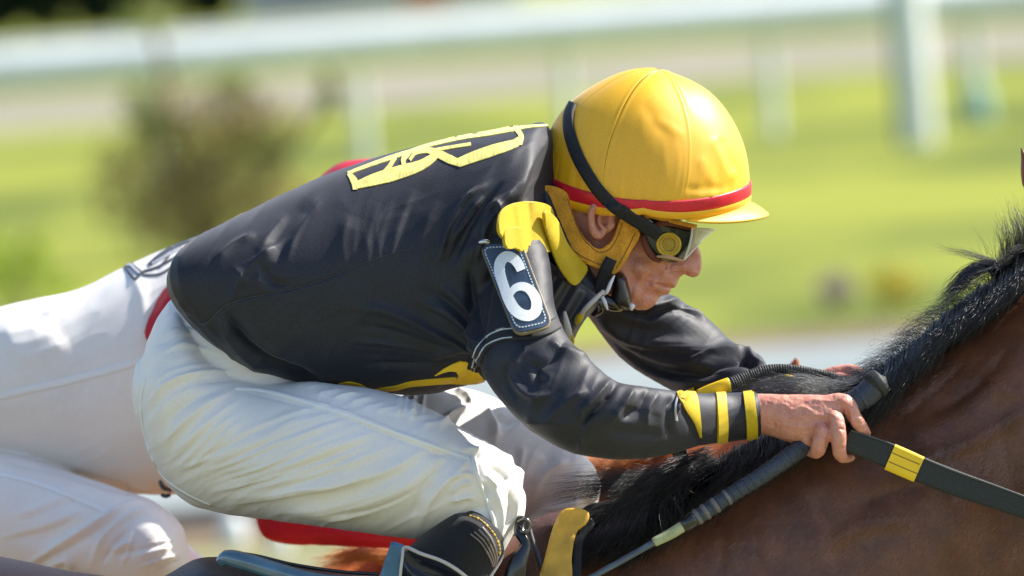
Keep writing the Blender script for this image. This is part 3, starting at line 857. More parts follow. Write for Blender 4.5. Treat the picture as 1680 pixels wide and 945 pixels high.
# withers strap, yellow breast strap and stirrup leather
bs = empty('breast_strap', P(930, 900, -.2))
tag(bs, 'wide yellow leather breast strap crossing the bay horse in front of the boot', 'strap')
wst = Flat(lambda x, y: -.195 - (y - 835) * .0004 - (x - 935) * 0.0002)
part('strap_leather', decal(spoly([(940, 836), (966, 842), (962, 858), (946, 872), (938, 910), (934, 960), (888, 960), (896, 915), (908, 870), (922, 842)]), wst, 0.002, 0.004, 8), M_strapY, bs)
part('edge_binding', decal(spoly([(948, 868), (968, 850), (975, 862), (957, 885), (950, 960), (934, 960), (939, 910)]), Flat(lambda x, y: -.185 - (y - 835) * .0004), 0.0, 0.003, 8), M_blackweb, bs)
sl = empty('stirrup_leather', P(860, 900, -.25))
tag(sl, 'black glossy stirrup leather and buckle hanging just in front of the boot', 'stirrup strap')
part('leather', join([chain([(858, 850, -.22, 10), (852, 872, -.235, 9), (862, 895, -.245, 8), (850, 925, -.25, 16), (842, 960, -.25, 20)], 30, 14, flat=(1, .45))]), M_blackgl, sl)
part('leather', join([chain([(866, 860, -.2, 5), (874, 890, -.21, 5), (890, 930, -.22, 6), (898, 960, -.22, 6)], 30, 10)]), M_saddle, sl)
part('buckle', join([chain([(850, 856, -.235, 2.5), (862, 852, -.24, 3.5), (870, 860, -.24, 2.5), (866, 872, -.24, 2.5), (854, 872, -.24, 2.5)], 24, 8)]), M_dsteel, sl)
# saddle cloth edge over withers
sc_ = empty('withers_pad', P(880, 900, -.12))
tag(sc_, 'purple brown pad on the withers between boot and yellow strap', 'pad')
part('pad', inflate(spoly([(858, 870), (880, 850), (925, 838), (936, 850), (915, 900), (905, 970), (850, 970)]), -.13, lambda x, y: .045, 26, 9), mat('plum_suede', (0.085, 0.045, 0.045), 0.7, 0.3, bump=0.5, bscale=400, fine=0.5), sc_)

# ================================================================== FAR (CHESTNUT) HORSE
YH = 0.9
h2 = empty('horse', P(300, 1500, YH))
tag(h2, 'chestnut horse beyond the bay, only its orange crest and one ear tip showing', 'horse')
hb = [loft([(-700, 1010, -650, 1560, YH, .28), (-300, 1000, -300, 1620, YH, .3), (150, 1010, 200, 1600, YH, .28), (400, 960, 500, 1540, YH, .24), (540, 930, 640, 1480, YH, .2), (760, 850, 900, 1380, YH, .15), (1000, 757, 1120, 1200, YH, .12), (1150, 700, 1280, 1050, YH, .11), (1260, 660, 1380, 980, YH, .1)], 70, 40),
      loft([(1240, 665, 1300, 880, YH, .08), (1330, 660, 1360, 900, YH, .1), (1450, 770, 1420, 950, YH, .09), (1590, 930, 1520, 1060, YH, .07), (1700, 1050, 1620, 1150, YH, .05)], 30, 24)]
for sy in (-.05, .05):
    hb.append(chain([(1270, 690, YH + sy, 22), (1290, 640, YH + sy, 17), (1304, 606, YH + sy, 9.5), (1305, 590, YH + sy, 3)], 18, 12))
for sy in (-.15, .15):
    hb.append(leg([(480, 1400, YH + sy, 110), (600, 1700, YH + sy, 70), (720, 1900, YH + sy, 46), (740, 2100, YH + sy, 30), (760, 2300, YH + sy, 44)]))
    hb.append(leg([(-500, 1450, YH + sy, 180), (-450, 1700, YH + sy, 100), (-650, 1900, YH + sy, 55), (-620, 2120, YH + sy, 34), (-600, 2300, YH + sy, 46)]))
me = remesh(hb, 0.010, 3)
link('body', me, M_chest, h2)
for sy in (-.05, .05):
    part('ear', join([chain([(1276, 650, YH + sy, 15), (1292, 622, YH + sy, 15), (1302, 604, YH + sy, 10), (1306, 592, YH + sy, 5), (1305, 588, YH + sy, 2)], 24, 14, flat=(1, .6))]), M_chest, h2)
gm = [[(x, y, YH - .02), (x - 20, y - 4, YH - .06), (x - 60, y + 8, YH - .12), (x - 100, y + 34, YH - .15)] for (x, y) in ((650, 905), (760, 856), (880, 808), (1000, 765), (1060, 742), (1120, 722))]
hv, hf = join([strands(gm, 2600, 0.0007, 4, 9, 9, 0.02), strands([[(640, 925, YH - .15), (600, 908, YH - .18), (560, 918, YH - .2), (515, 935, YH - .2)], [(660, 905, YH - .15), (610, 903, YH - .18), (570, 908, YH - .2), (540, 915, YH - .2)]], 500, 0.0009, 4, 9, 7, 0.02)])
link('mane', mesh_from('mane', hv, hf), M_cmane, h2, False)['kind'] = 'stuff'

# ================================================================== NEAR JOCKEY
J = empty('person', P(560, 900, 0))
tag(J, 'jockey in black silks and yellow cap wearing number 6, crouched over the bay horse', 'jockey')

# ---------------- skin body (head, neck, trunk, arms, hands, legs) : one surface
face = [(1118, 366), (1128, 380), (1136, 395), (1146, 406), (1150, 416), (1151.5, 430), (1150.5, 442), (1146, 452), (1138, 455.5), (1129, 453), (1122, 450), (1116.5, 454), (1112.5, 461), (1109.5, 468), (1106, 472.5),
        (1101, 472.5), (1100.5, 477.5), (1096, 483), (1086, 484.5), (1081, 489), (1077.5, 496), (1071, 503), (1060, 508.5), (1047, 509), (1037, 504), (1028, 494), (1012, 490), (990, 492), (965, 500), (950, 530), (900, 540), (880, 500), (890, 420),
        (892, 350), (905, 250), (940, 190), (1000, 160), (1070, 170), (1115, 220), (1128, 300)]
wctrl = [(1143, 440, 15), (1143, 425, 12), (1133, 412, 13), (1124, 396, 15), (1131, 443, 20), (1116, 438, 23), (1110, 425, 23), (1120, 425, 17), (1096, 400, 44), (1100, 380, 50), (1080, 420, 52), (1062, 400, 64), (1050, 440, 62), (1073, 466, 44),
         (1094, 470, 27), (1108, 455, 22), (1096, 452, 36), (1088, 445, 43), (1095, 478, 24), (1062, 490, 32), (1075, 484, 27), (1045, 500, 34), (1040, 480, 52), (1020, 465, 62), (1005, 430, 70), (985, 370, 72), (950, 330, 74), (1000, 250, 74), (1080, 280, 62), (1110, 340, 52), (950, 450, 62), (920, 500, 60), (1000, 485, 50), (980, 180, 50)]
wf = idw(wctrl, 3.0)
head = inflate(face, 0.0, wf, 12, 3, 0.5)
body = [head]
# ear
body += [(np.array(inflate(spoly([(985, 328), (972, 338), (966, 356), (968, 376), (975, 391), (983, 393), (992, 386), (1003, 378), (1010, 362), (1010, 345), (1000, 332)]), -.078, lambda x, y: .013, 8, 3)[0]),
          inflate(spoly([(985, 328), (972, 338), (966, 356), (968, 376), (975, 391), (983, 393), (992, 386), (1003, 378), (1010, 362), (1010, 345), (1000, 332)]), -.078, lambda x, y: .013, 8, 3)[1])]
body.append(chain([(1004, 346, -.086, 3), (998, 336, -.094, 4.2), (986, 331, -.099, 5.5), (975, 339, -.103, 6), (970, 354, -.103, 6), (971, 370, -.100, 6.4), (976, 382, -.097, 7.5), (983, 386, -.094, 7), (990, 380, -.090, 5)], 50, 12))
body.append(chain([(998, 343, -.090, 3), (989, 346, -.095, 4), (984, 356, -.095, 4.2), (985, 367, -.095, 4.4), (994, 378, -.092, 4)], 30, 10))
body.append(chain([(1004, 360, -.084, 4), (1005, 368, -.088, 4.5), (1000, 376, -.084, 3.5)], 14, 10))
body.append(chain([(960, 440, 0, 60), (900, 420, 0, 70), (820, 400, 0, 100), (600, 450, 0, 80), (400, 540, 0, 75), (330, 640, 0, 75)], 40, 20))
body.append(chain([(840, 410, -.08, 30), (840, 540, -.18, 24), (890, 650, -.265, 26), (960, 690, -.29, 28), (1080, 695, -.24, 30), (1180, 683, -.16, 30), (1240, 681, -.146, 33)], 60, 16))
body.append(chain([(900, 430, .10, 30), (1000, 502, .18, 14), (1090, 555, .225, 16), (1220, 635, .17, 20), (1320, 642, .12, 26), (1365, 635, .09, 24)], 50, 14))
body.append(chain([(330, 660, -.06, 55), (560, 745, -.14, 50), (780, 800, -.2, 50), (760, 890, -.2, 42), (700, 1000, -.2, 36)], 40, 16))
body.append(chain([(330, 660, .06, 55), (600, 735, .16, 48), (860, 770, .22, 44), (840, 860, .22, 38), (760, 1000, .22, 32)], 40, 16))
# near hand
body.append(loft([(1232, 646, 1240, 715, -.146, .026), (1255, 646, 1254, 713, -.148, .026), (1280, 647, 1272, 718, -.152, .028), (1305, 647, 1298, 727, -.155, .030), (1345, 647, 1336, 729, -.160, .028), (1380, 649, 1362, 716, -.163, .022)], 40, 32))
kn = [(1386, 660, -.172, 13.5), (1368, 683, -.182, 13), (1346, 702, -.182, 13), (1326, 716, -.172, 12)]
body.append(chain([(1340, 662, -.165, 12), kn[0], (1402, 685, -.176, 12), (1414, 702, -.170, 10.5), (1421, 712, -.158, 8), (1412, 722, -.140, 7.5)], 44, 16))
body.append(chain([(1330, 676, -.168, 12), kn[1], (1375, 706, -.192, 13), (1376, 730, -.190, 12.5), (1378, 745, -.180, 11), (1386, 752, -.165, 8), (1399, 751, -.152, 5)], 44, 16))
body.append(chain([(1315, 690, -.168, 12), kn[2], (1348, 716, -.190, 14), (1344, 733, -.188, 13.5), (1338, 743, -.176, 10), (1324, 740, -.160, 6)], 44, 16))
body.append(chain([(1300, 702, -.162, 12), kn[3], (1326, 722, -.172, 11), (1330, 736, -.160, 10), (1326, 742, -.146, 7)], 30, 14))
body.append(chain([(1275, 680, -.145, 15), (1320, 690, -.125, 13), (1370, 705, -.120, 11), (1400, 720, -.128, 9), (1408, 730, -.135, 6)], 34, 14))
# far hand
body.append(chain([(1340, 636, .10, 22), (1368, 622, .085, 21), (1392, 612, .075, 15), (1408, 612, .06, 10), (1418, 625, .045, 8), (1410, 645, .04, 7)], 34, 14))
body.append(chain([(1350, 640, .08, 18), (1378, 626, .062, 15), (1396, 626, .05, 9), (1402, 640, .038, 8), (1395, 655, .035, 7)], 30, 12))
body.append(chain([(1350, 650, .07, 15), (1368, 642, .045, 12), (1384, 646, .035, 8), (1386, 662, .03, 7)], 30, 12))
body.append(chain([(1345, 655, .06, 12), (1358, 654, .035, 10), (1370, 660, .03, 8), (1370, 674, .03, 6)], 30, 12))
body.append(chain([(1335, 648, .07, 13), (1370, 655, .10, 10), (1395, 650, .09, 8)], 20, 12))
me = remesh(body, 0.0013, 3, 0.5)
fs = [([(1067, 463), (1080, 466), (1092, 468.5), (1103, 471)], -3.2, 2.6), ([(1066, 461), (1064, 468)], -2.0, 3), ([(1080, 462), (1094, 462), (1104, 464)], 1.2, 4), ([(1082, 476), (1092, 476)], 1.5, 4),
      ([(1108, 428), (1102, 436), (1103, 446), (1110, 450)], -3.0, 3), ([(1108, 448), (1120, 447.5), (1130, 449)], -2.6, 2.4), ([(1112, 438), (1118, 436), (1124, 440)], 1.6, 5), ([(1098, 434), (1086, 446), (1078, 458)], -1.8, 4),
      ([(1088, 432), (1078, 443), (1070, 455)], 1.6, 7), ([(1078, 438), (1066, 456), (1060, 480)], -1.0, 6), ([(1072, 480), (1082, 482)], -1.8, 4), ([(1060, 440), (1050, 462)], 0.9, 8), ([(1060, 425), (1046, 450), (1042, 470)], -.7, 4),
      ([(1052, 492), (1064, 488)], 1.5, 8)]
fs = [(q, a * 0.95, w) for q, a, w in fs] + [([(988, 352), (993, 362), (992, 370)], -5, 5), ([(1086, 470), (1078, 476), (1072, 484)], -1.5, 5), ([(1040, 440), (1036, 465), (1040, 490)], -1.2, 8), ([(1098, 430), (1090, 438)], -1.5, 3)]
# hand creases, tendons, veins
for k in kn[:3]:
    fs.append(([(k[0] - 60, k[1] - 4), (k[0] - 30, k[1] - 2), (k[0] - 6, k[1])], 1.3, 4))
    fs.append(([(k[0] - 8, k[1] - 5), (k[0] + 6, k[1] + 4)], 1.5, 6))
fs += [([(1284, 660), (1300, 672), (1318, 668), (1340, 680)], 1.0, 2.6), ([(1290, 690), (1310, 684), (1326, 692)], 0.9, 2.4), ([(1262, 716), (1270, 700), (1268, 690)], -1.5, 3), ([(1275, 716), (1278, 700)], -.9, 3),
       ([(1357, 716), (1361, 745)], -4.5, 3.4), ([(1390, 672), (1392, 702)], -3.0, 3), ([(1362, 706), (1376, 703), (1388, 706)], -1.0, 2.5), ([(1334, 712), (1352, 718)], -1.0, 2.5), ([(1395, 682), (1412, 680)], -.8, 2.4), ([(1366, 735), (1386, 735)], -.9, 2.4), ([(1334, 732), (1356, 734)], -.9, 2.4)]
folds(me, fs, [(10, 14, 7, 0.5, 3.0), (70, 9, 5, 0.35, 9.0)])
me_body = me
link('body', me, M_skin, J)

# head surface without the ear for straps
hm = mesh_from('hp', *[list(map(tuple, head[0])), head[1]]); smooth_mesh(hm, 3); S_head = Surf(hm, -.06)

# ---------------- jacket
tor = loft([(338, 380, 446, 626, 0, .205, -92, -26), (372, 364, 466, 628, 0, .213, -72, -24), (440, 330, 520, 632, 0, .215, -34, -10), (520, 293, 600, 640, 0, .213, -10, 0), (600, 264, 680, 648, 0, .206), (700, 236, 760, 636, 0, .20), (800, 215, 850, 600, 0, .205),
            (868, 204, 900, 560, 0, .185, -15, 5), (897, 205, 922, 545, 0, .12, -30, 12), (915, 255, 935, 520, 0, .09, -30, 10), (930, 340, 948, 505, 0, .07, -10, 5)], 110, 120, .72, .42)
arm1 = loft([(870, 320, 780, 420, -.105, .065), (900, 420, 768, 520, -.165, .070), (912, 510, 780, 590, -.225, .070), (938, 562, 812, 645, -.265, .058), (975, 598, 858, 694, -.29, .056), (1012, 626, 915, 734, -.30, .054), (1060, 635, 985, 752, -.285, .051),
             (1110, 642, 1075, 750, -.245, .047), (1150, 645, 1152, 730, -.20, .041), (1200, 644, 1202, 724, -.156, .036), (1238, 643, 1241, 719, -.147, .034)], 90, 48)
arm2 = loft([(965, 430, 905, 560, .09, .07), (1040, 465, 955, 512, .17, .06), (1092, 480, 985, 545, .215, .058), (1160, 522, 1020, 588, .235, .056), (1200, 560, 1070, 622, .22, .052), (1246, 583, 1130, 655, .18, .05), (1262, 604, 1210, 690, .16, .045), (1300, 615, 1290, 680, .13, .036), (1335, 614, 1335, 664, .10, .030)], 70, 40)
me = remesh([tor, arm1, arm2], 0.0018, 4, 0.5)
F = []
F += [([(470, 392), (430, 420), (398, 450), (380, 490), (368, 525)], 4.5, 8), ([(420, 385), (385, 400), (350, 430)], 3, 7), ([(405, 470), (385, 440)], 3, 8),
      ([(372, 515), (392, 548), (425, 580), (470, 605), (520, 622)], -9, 7), ([(362, 520), (378, 556), (410, 590), (440, 612)], 5, 10), ([(395, 520), (420, 556), (470, 590)], 4, 9),
      ([(305, 510), (335, 532), (365, 505), (400, 490), (460, 478), (520, 462), (600, 430)], -1.6, 2.0), ([(450, 405), (425, 450), (430, 480)], 3, 10), ([(425, 430), (445, 460), (480, 470)], -4, 9)]
F += fam([(560, 330), (545, 400), (560, 480)], [(740, 300), (700, 390), (690, 500)], 7, 1.8, 13, sign=0)
F += fam([(470, 340), (430, 390), (410, 430)], [(560, 300), (500, 380), (470, 470)], 4, 2.0, 10)
F += fam([(812, 300), (770, 345), (735, 400), (715, 440)], [(845, 320), (812, 360), (790, 420), (780, 470)], 6, 4.0, 6)
F += [([(800, 300), (765, 330), (735, 380), (720, 430)], 6, 6), ([(825, 330), (795, 360), (775, 410)], -6, 6), ([(850, 300), (835, 320), (800, 350), (790, 390)], 5, 7), ([(900, 220), (868, 270), (850, 330)], 5, 12), ([(880, 290), (862, 330), (830, 350)], -5, 9), ([(812, 330), (822, 350), (815, 375)], 6, 7)]
F += fam([(800, 585), (720, 545), (640, 505), (560, 490)], [(795, 600), (730, 600), (650, 600), (560, 600)], 9, 3.4, 9)
F += fam([(795, 560), (760, 500), (700, 450)], [(800, 585), (740, 540), (660, 500)], 5, 4.0, 8)
F += [([(795, 575), (770, 620), (720, 640)], -6, 9), ([(700, 590), (760, 570), (790, 575)], 5, 8)]
# near sleeve
F += [([(850, 380), (812, 440), (795, 510), (790, 560)], -5, 7), ([(770, 440), (780, 520), (800, 580)], -7, 8), ([(862, 572), (848, 592), (842, 615), (858, 640), (880, 652), (905, 648)], 6, 7), ([(835, 590), (828, 625), (850, 660)], -5, 8), ([(880, 600), (882, 620), (900, 628)], -5, 8),
      ([(925, 560), (905, 590), (880, 600), (860, 590)], -5, 8), ([(900, 560), (935, 580), (970, 590)], 5, 9), ([(965, 640), (930, 660), (900, 690)], 5, 9), ([(1010, 632), (990, 660), (960, 690), (950, 720)], -7, 6), ([(1002, 625), (978, 652), (950, 680)], 6, 8), ([(950, 660), (955, 690), (950, 740)], 3, 5),
      ([(1040, 640), (1020, 665), (1000, 690)], 5, 6), ([(1062, 640), (1050, 668), (1020, 690)], -4, 6), ([(1080, 645), (1062, 670), (1060, 700)], 3, 6), ([(1110, 650), (1095, 670), (1100, 720)], -4, 6), ([(1128, 648), (1112, 655), (1108, 680)], 5, 5),
      ([(1115, 665), (1135, 700), (1148, 730)], -3, 5), ([(905, 610), (880, 660), (870, 700)], 4, 12), ([(860, 690), (900, 690), (940, 700)], 4, 12)]
F += fam([(1000, 640), (1060, 660), (1110, 680)], [(960, 730), (1040, 735), (1120, 725)], 5, 2.2, 10)
# armpit and cuff of the far sleeve
F += fam([(965, 505), (1050, 545), (1130, 560), (1230, 570)], [(985, 545), (1060, 610), (1120, 630), (1230, 625)], 9, 4.2, 8, cut=.2)
F += [([(985, 500), (1060, 520), (1110, 505), (1155, 525)], -6, 6), ([(1000, 490), (1070, 500), (1120, 490)], 6, 8), ([(1090, 500), (1140, 512), (1160, 530)], 5, 5), ([(1130, 600), (1180, 580), (1235, 575)], 6, 6), ([(1140, 615), (1190, 600), (1235, 590)], -6, 6), ([(1225, 572), (1236, 590), (1252, 600)], 5, 5), ([(1212, 590), (1240, 606)], -5, 5)]
folds(me, F, [(-62, 110, 30, 1.5, 1.0), (-30, 70, 16, 0.55, 5.0)])
smooth_mesh(me, 1, 0.4)
jacket = link('jacket', me, M_navy, J)
S_j = Surf(me)
for q in ([(306, 512), (335, 532), (365, 505), (400, 490), (460, 478), (520, 462), (600, 430), (680, 405)], [(316, 545), (350, 575), (372, 600)]):
    part('seam', ribbon(q, 1.6, S_j, 0.0001, 0.0006, n=90, cols=3), M_blackgl, jacket)
# tail of the front between the arms
part('cravat', inflate(spoly([(885, 425), (935, 452), (968, 474), (984, 490), (978, 506), (962, 522), (947, 546), (936, 566), (915, 550), (893, 500)]), lambda x, y: -.085, lambda x, y: .030 + .004 * math.sin(x * .2 + y * .12), 14, 4), mat('dark_cravat', (0.05, 0.045, 0.05), 0.4, sheen=.3), jacket)
tip = part('drawstring', join([chain([(990, 478, -.115, 3.4), (975, 492, -.124, 4.2), (960, 507, -.126, 4.2), (952, 518, -.118, 3.5)], 24, 10), chain([(926, 512, -.135, 3), (931, 537, -.132, 6), (938, 560, -.12, 3)], 20, 10)]), mat('pale_cord', (0.48, 0.44, 0.40), 0.5), jacket)
part('cord_tip', join([chain([(956, 513, -.12, 4), (950, 522, -.118, 6.5), (945, 530, -.114, 4)], 14, 12), chain([(938, 550, -.128, 2.5), (939, 562, -.122, 3.5), (935, 568, -.12, 2)], 10, 8)]), M_yelb, jacket)
# yellow appliqué lettering on the back
strokes = [([(572, 285), (581, 297), (583, 312)], [6, 12, 7]), ([(581, 306), (612, 296), (650, 285), (690, 272), (712, 258), (722, 250)], [10, 18, 22, 20, 15, 9]), ([(571, 285), (600, 274), (640, 260), (672, 250), (700, 244)], [5, 6, 7, 7, 8]),
           ([(648, 259), (640, 272), (630, 284)], 6), ([(672, 250), (662, 262), (664, 274)], 7), ([(672, 263), (680, 254), (700, 250), (712, 254)], 4), ([(698, 246), (715, 251), (738, 262), (758, 270)], [9, 13, 14, 10]),
           ([(752, 268), (775, 259), (810, 247), (845, 236), (853, 230)], [14, 17, 18, 16, 11]), ([(851, 238), (855, 224), (848, 213)], [10, 8, 8]), ([(662, 252), (700, 240), (760, 226), (810, 218), (850, 210)], [4, 6, 7, 8, 9]), ([(700, 249), (735, 243), (773, 237)], [4, 5, 5]), ([(850, 211), (872, 208), (898, 206)], [6, 4, 3])]
for q, wd in strokes:
    part('appliqued_letter_stroke', ribbon(q, wd, S_j, 0.0006, 0.0007, n=30, cols=5), M_ylet, jacket, False)
# yellow flame along the lower hem
part('hem_flash', ribbon([(556, 631), (572, 629), (590, 633), (606, 641), (625, 639), (650, 636), (672, 630), (700, 627), (722, 625), (750, 624), (790, 627)], [4, 6, 7, 6, 7, 8, 9, 9, 10, 10, 4], S_j, 0.0005, 0.001, n=70), M_flash, jacket, False)
part('hem_flash', decal([(713, 616), (727, 605), (742, 597), (755, 592), (765, 593), (775, 597), (786, 612), (796, 626), (780, 629), (752, 628), (748, 622), (752, 616), (748, 609), (738, 608), (726, 611)], S_j, 0.0008, 0.001, 6), M_flash, jacket, False)
# cuff bands on the near sleeve
for q, wd in (([(1124, 640), (1132, 662), (1143, 692), (1149, 716)], [30, 24, 11, 2]), ([(1182, 641), (1183, 665), (1185, 700), (1184, 733)], 16), ([(1227, 640), (1230, 665), (1233, 695), (1234, 722)], 17)):
    part('cuff_band', ribbon(q, wd, S_j, 0.0012, 0.0015, n=40, cols=7), M_yelb, jacket, False)
part('cuff_seam', ribbon([(1113, 648), (1108, 668), (1109, 690)], 3, S_j, 0.001, .001, n=20), mat('reflective_seam', (.4, .4, .42), .4), jacket)
part('far_cuff_band', join([chain([(1262, 640, .10, 3), (1268, 626, .075, 4), (1285, 618, .06, 5), (1302, 622, .065, 5), (1312, 632, .09, 4)], 30, 10)]), M_yelb, jacket)
# yellow collar
def fit_sheet(pts, lift, bend=None):
    q = [np.array(S_j(x, y)[0]) for x, y in pts]
    A_ = np.array([[x, y, 1] for x, y in pts]); b_ = np.array([p[1] for p in q])
    c_ = np.linalg.lstsq(A_, b_, rcond=None)[0]; m_ = min(b_ - A_ @ c_)
    return Flat(lambda x, y: float(c_[0] * x + c_[1] * y + c_[2] + min(m_, 0) * .6 - lift + (bend(x, y) if bend else 0)))
k1 = fit_sheet([(830, 350), (850, 345), (870, 350), (840, 385), (870, 385), (885, 365)], .017, lambda x, y: -.006 * math.exp(-((x - 848 - (y - 340) * .15) / 7) ** 2) + .006 * math.exp(-((x - 864 - (y - 340) * .1) / 6) ** 2) - .005 * math.exp(-((x - 884 - (y - 360) * .2) / 8) ** 2) + .00006 * (y - 370))
k2 = Flat(lambda x, y: -.172 + .0011 * (x - 893) + .0045 * math.sin((x - y * .5) * .13) + .001 * math.sin((x + y) * .1))
k3 = Flat(lambda x, y: k1.f(x, y) - .008 - .004 * math.cos((x - 846) * .12))
part('collar', decal(spoly([(820, 352), (832, 338), (855, 331), (882, 332), (902, 340), (908, 360), (904, 385), (903, 412), (885, 412), (866, 404), (850, 398), (838, 392), (826, 392), (817, 378)]), k1, 0, .002, 3), M_yelb, jacket)
part('collar', decal(spoly([(893, 345), (912, 360), (930, 400), (950, 425), (963, 438), (958, 452), (942, 468), (925, 452), (910, 425), (900, 395), (893, 370)]), k2, 0, .002, 3), M_yelb, jacket)
part('collar', decal(spoly([(829, 378), (842, 372), (856, 376), (864, 388), (865, 404), (860, 416), (846, 408), (832, 408), (826, 395)]), k3, 0, .002, 3), M_yelb, jacket)
part('collar_shadow_roll', inflate(spoly([(880, 300), (905, 310), (925, 350), (950, 400), (968, 440), (985, 470), (975, 500), (940, 490), (905, 450), (885, 380)]), -.06, lambda x, y: .035, 25, 8), M_navy, jacket)

# ---------------- number patch strapped on the sleeve
corners = [(790, 404), (854, 402), (903, 536), (846, 549)]
pts = [np.array(S_j(x, y)[0]) for x, y in ((800, 415), (845, 412), (890, 530), (850, 535), (845, 470), (862, 440), (815, 450))]
A_ = np.array([[PR(p[None])[0][0], PR(p[None])[1][0], 1] for p in pts]); b_ = np.array([p[1] for p in pts])
cf = np.linalg.lstsq(A_, b_, rcond=None)[0]
fmin = min(p[1] - (a @ cf) for p, a in zip(pts, A_))
pf = Flat(lambda x, y: float(cf[0] * x + cf[1] * y + cf[2] + min(fmin, 0) - 0.017 + 0.000004 * ((x - 846) ** 2)))
def rrect(cs, r, n=5):
    out = []
    m = len(cs)
    for i in range(m):
        p = np.array(cs[i], float); a = np.array(cs[i - 1], float) - p; b = np.array(cs[(i + 1) % m], float) - p
        a /= np.linalg.norm(a); b /= np.linalg.norm(b)
        for t in np.linspace(0, 1, n):
            out.append(tuple(p + a * r * (1 - t) ** 2 + b * r * t ** 2))
    return out
patch = part('number_patch', decal(rrect(corners, 15), pf, 0.0015, 0.0025, 10), M_patch, J, False)
part('patch_edge', ribbon(rrect([(789, 403), (855, 400), (905, 537), (846, 551)], 16, 6) + [rrect([(789, 403), (855, 400), (905, 537), (846, 551)], 16, 6)[0]], 3.0, pf, 0.001, 0.0022, straight=True), mat('gold_patch_rim', (0.20, 0.15, 0.08), 0.4), patch)
rr = rrect([(795, 409), (851, 407), (897, 531), (849, 542)], 12, 6); rr = np.array(rr + [rr[0]])
dd = np.concatenate([[0], np.cumsum(np.linalg.norm(np.diff(rr, axis=0), axis=1))])
for s in np.arange(0, dd[-1] - 3, 5.2):
    q = [(np.interp(s + e, dd, rr[:, 0]), np.interp(s + e, dd, rr[:, 1])) for e in (0, 1.7, 3.4)]
    part('stitch', ribbon(q, 1.8, pf, 0.004, 0.0006, n=3, cols=3, straight=True), M_stitch, patch, False)
six = [(856, 447), (851, 436), (843, 427), (832, 424), (824, 431), (821, 444), (824, 459), (829, 475), (836, 494), (845, 510), (856, 519), (869, 521), (878, 514), (880, 500), (875, 486), (866, 476), (855, 473), (845, 477), (838, 487)]
part('digit_six', ribbon(six, [14, 16, 17, 17, 17, 16, 16, 16, 17, 18, 18, 18, 17, 17, 16, 15, 14, 12, 8], pf, 0.004, 0.0009, n=110, cols=5), M_num, patch, False)
part('clip', join([chain([(787, 398, -.235, 3), (795, 396, -.238, 4.2), (802, 397, -.236, 3.4)], 10, 10)]), M_metal, patch)
part('patch_tab', decal(spoly([(802, 390), (824, 389), (832, 402), (806, 405)]), pf, 0.0005, 0.003, 8), M_blackweb, patch)
ab = part('armband', ribbon([(775, 606), (784, 580), (802, 560), (825, 550), (850, 548), (880, 545), (902, 538), (915, 530)], 20, S_j, 0.0012, 0.0022, n=60, cols=7), M_blackweb, J)
for dy in (-7, 7):
    part('stitch_line', ribbon([(775 + dy * .5, 604 + dy * .5), (784 + dy * .3, 580 + dy * .7), (802, 560 + dy), (825, 550 + dy), (842, 548 + dy)], 1.6, S_j, 0.0036, 0.0005, n=50, cols=3), M_stitch, ab)

# ---------------- breeches
leg1 = loft([(232, 590, 232, 700, 0, .09, -4, 0), (252, 548, 246, 752, -.02, .14), (292, 505, 290, 812, -.03, .155), (350, 572, 345, 838, -.045, .16), (430, 622, 420, 850, -.08, .15), (520, 628, 515, 862, -.14, .135), (620, 640, 600, 874, -.165, .12), (700, 668, 680, 884, -.18, .11),
             (760, 704, 730, 880, -.18, .10), (815, 735, 775, 880, -.17, .092), (846, 764, 812, 880, -.165, .080), (857, 800, 838, 875, -.16, .06)], 100, 72)
shin1 = loft([(770, 770, 856, 782, -.165, .07), (735, 810, 858, 815, -.168, .082), (700, 850, 850, 860, -.175, .086), (705, 885, 836, 888, -.18, .083), (740, 900, 826, 905, -.18, .06)], 40, 40)
hips = loft([(300, 480, 270, 740, 0, .13), (360, 405, 360, 780, 0, .15), (420, 380, 440, 740, 0, .15), (500, 350, 520, 640, 0, .12)], 40, 40)
leg2 = loft([(330, 540, 300, 800, .08, .15), (480, 600, 480, 820, .12, .13), (640, 650, 620, 830, .17, .11), (700, 636, 700, 840, .19, .10), (770, 638, 760, 850, .21, .10), (830, 662, 830, 858, .22, .098), (900, 705, 880, 862, .23, .09), (955, 742, 930, 858, .23, .08), (976, 775, 960, 845, .23, .06)], 80, 50)
shin2 = loft([(900, 740, 978, 780, .23, .06), (860, 800, 976, 830, .23, .08), (850, 860, 955, 870, .23, .075), (830, 920, 925, 930, .23, .07)], 30, 36)
me = remesh([leg1, shin1, hips, leg2, shin2], 0.0018, 4, 0.5)
F = []
F += fam([(285, 760), (340, 740), (420, 700), (520, 668), (600, 655)], [(380, 828), (480, 812), (580, 790), (670, 750), (730, 715)], 17, 3.0, 6, jit=.3, sign=1, cut=.22)
F += fam([(290, 770), (380, 720), (470, 680)], [(400, 820), (520, 790), (640, 740)], 10, -2.6, 5, sign=1)
F += fam([(440, 838), (540, 820), (640, 790), (710, 740)], [(540, 852), (620, 840), (680, 815), (730, 760)], 4, 3.6, 9, sign=1, cut=.1)
F += [([(540, 838), (600, 835), (660, 815), (705, 785), (740, 750)], -5, 7), ([(480, 800), (560, 792), (640, 770), (700, 735)], 4.5, 9), ([(690, 860), (705, 820), (740, 780), (770, 755)], 5, 8), ([(675, 850), (690, 810), (710, 790)], -4, 7)]
F += fam([(236, 650), (270, 615), (320, 600), (390, 600)], [(232, 700), (280, 650), (340, 630), (430, 625)], 7, 2.0, 5)
F += fam([(238, 700), (300, 650), (370, 620)], [(290, 790), (360, 720), (430, 660)], 8, 2.4, 6, sign=0)
F += fam([(265, 540), (310, 530), (350, 545)], [(250, 590), (300, 570), (370, 590)], 7, 1.5, 4)
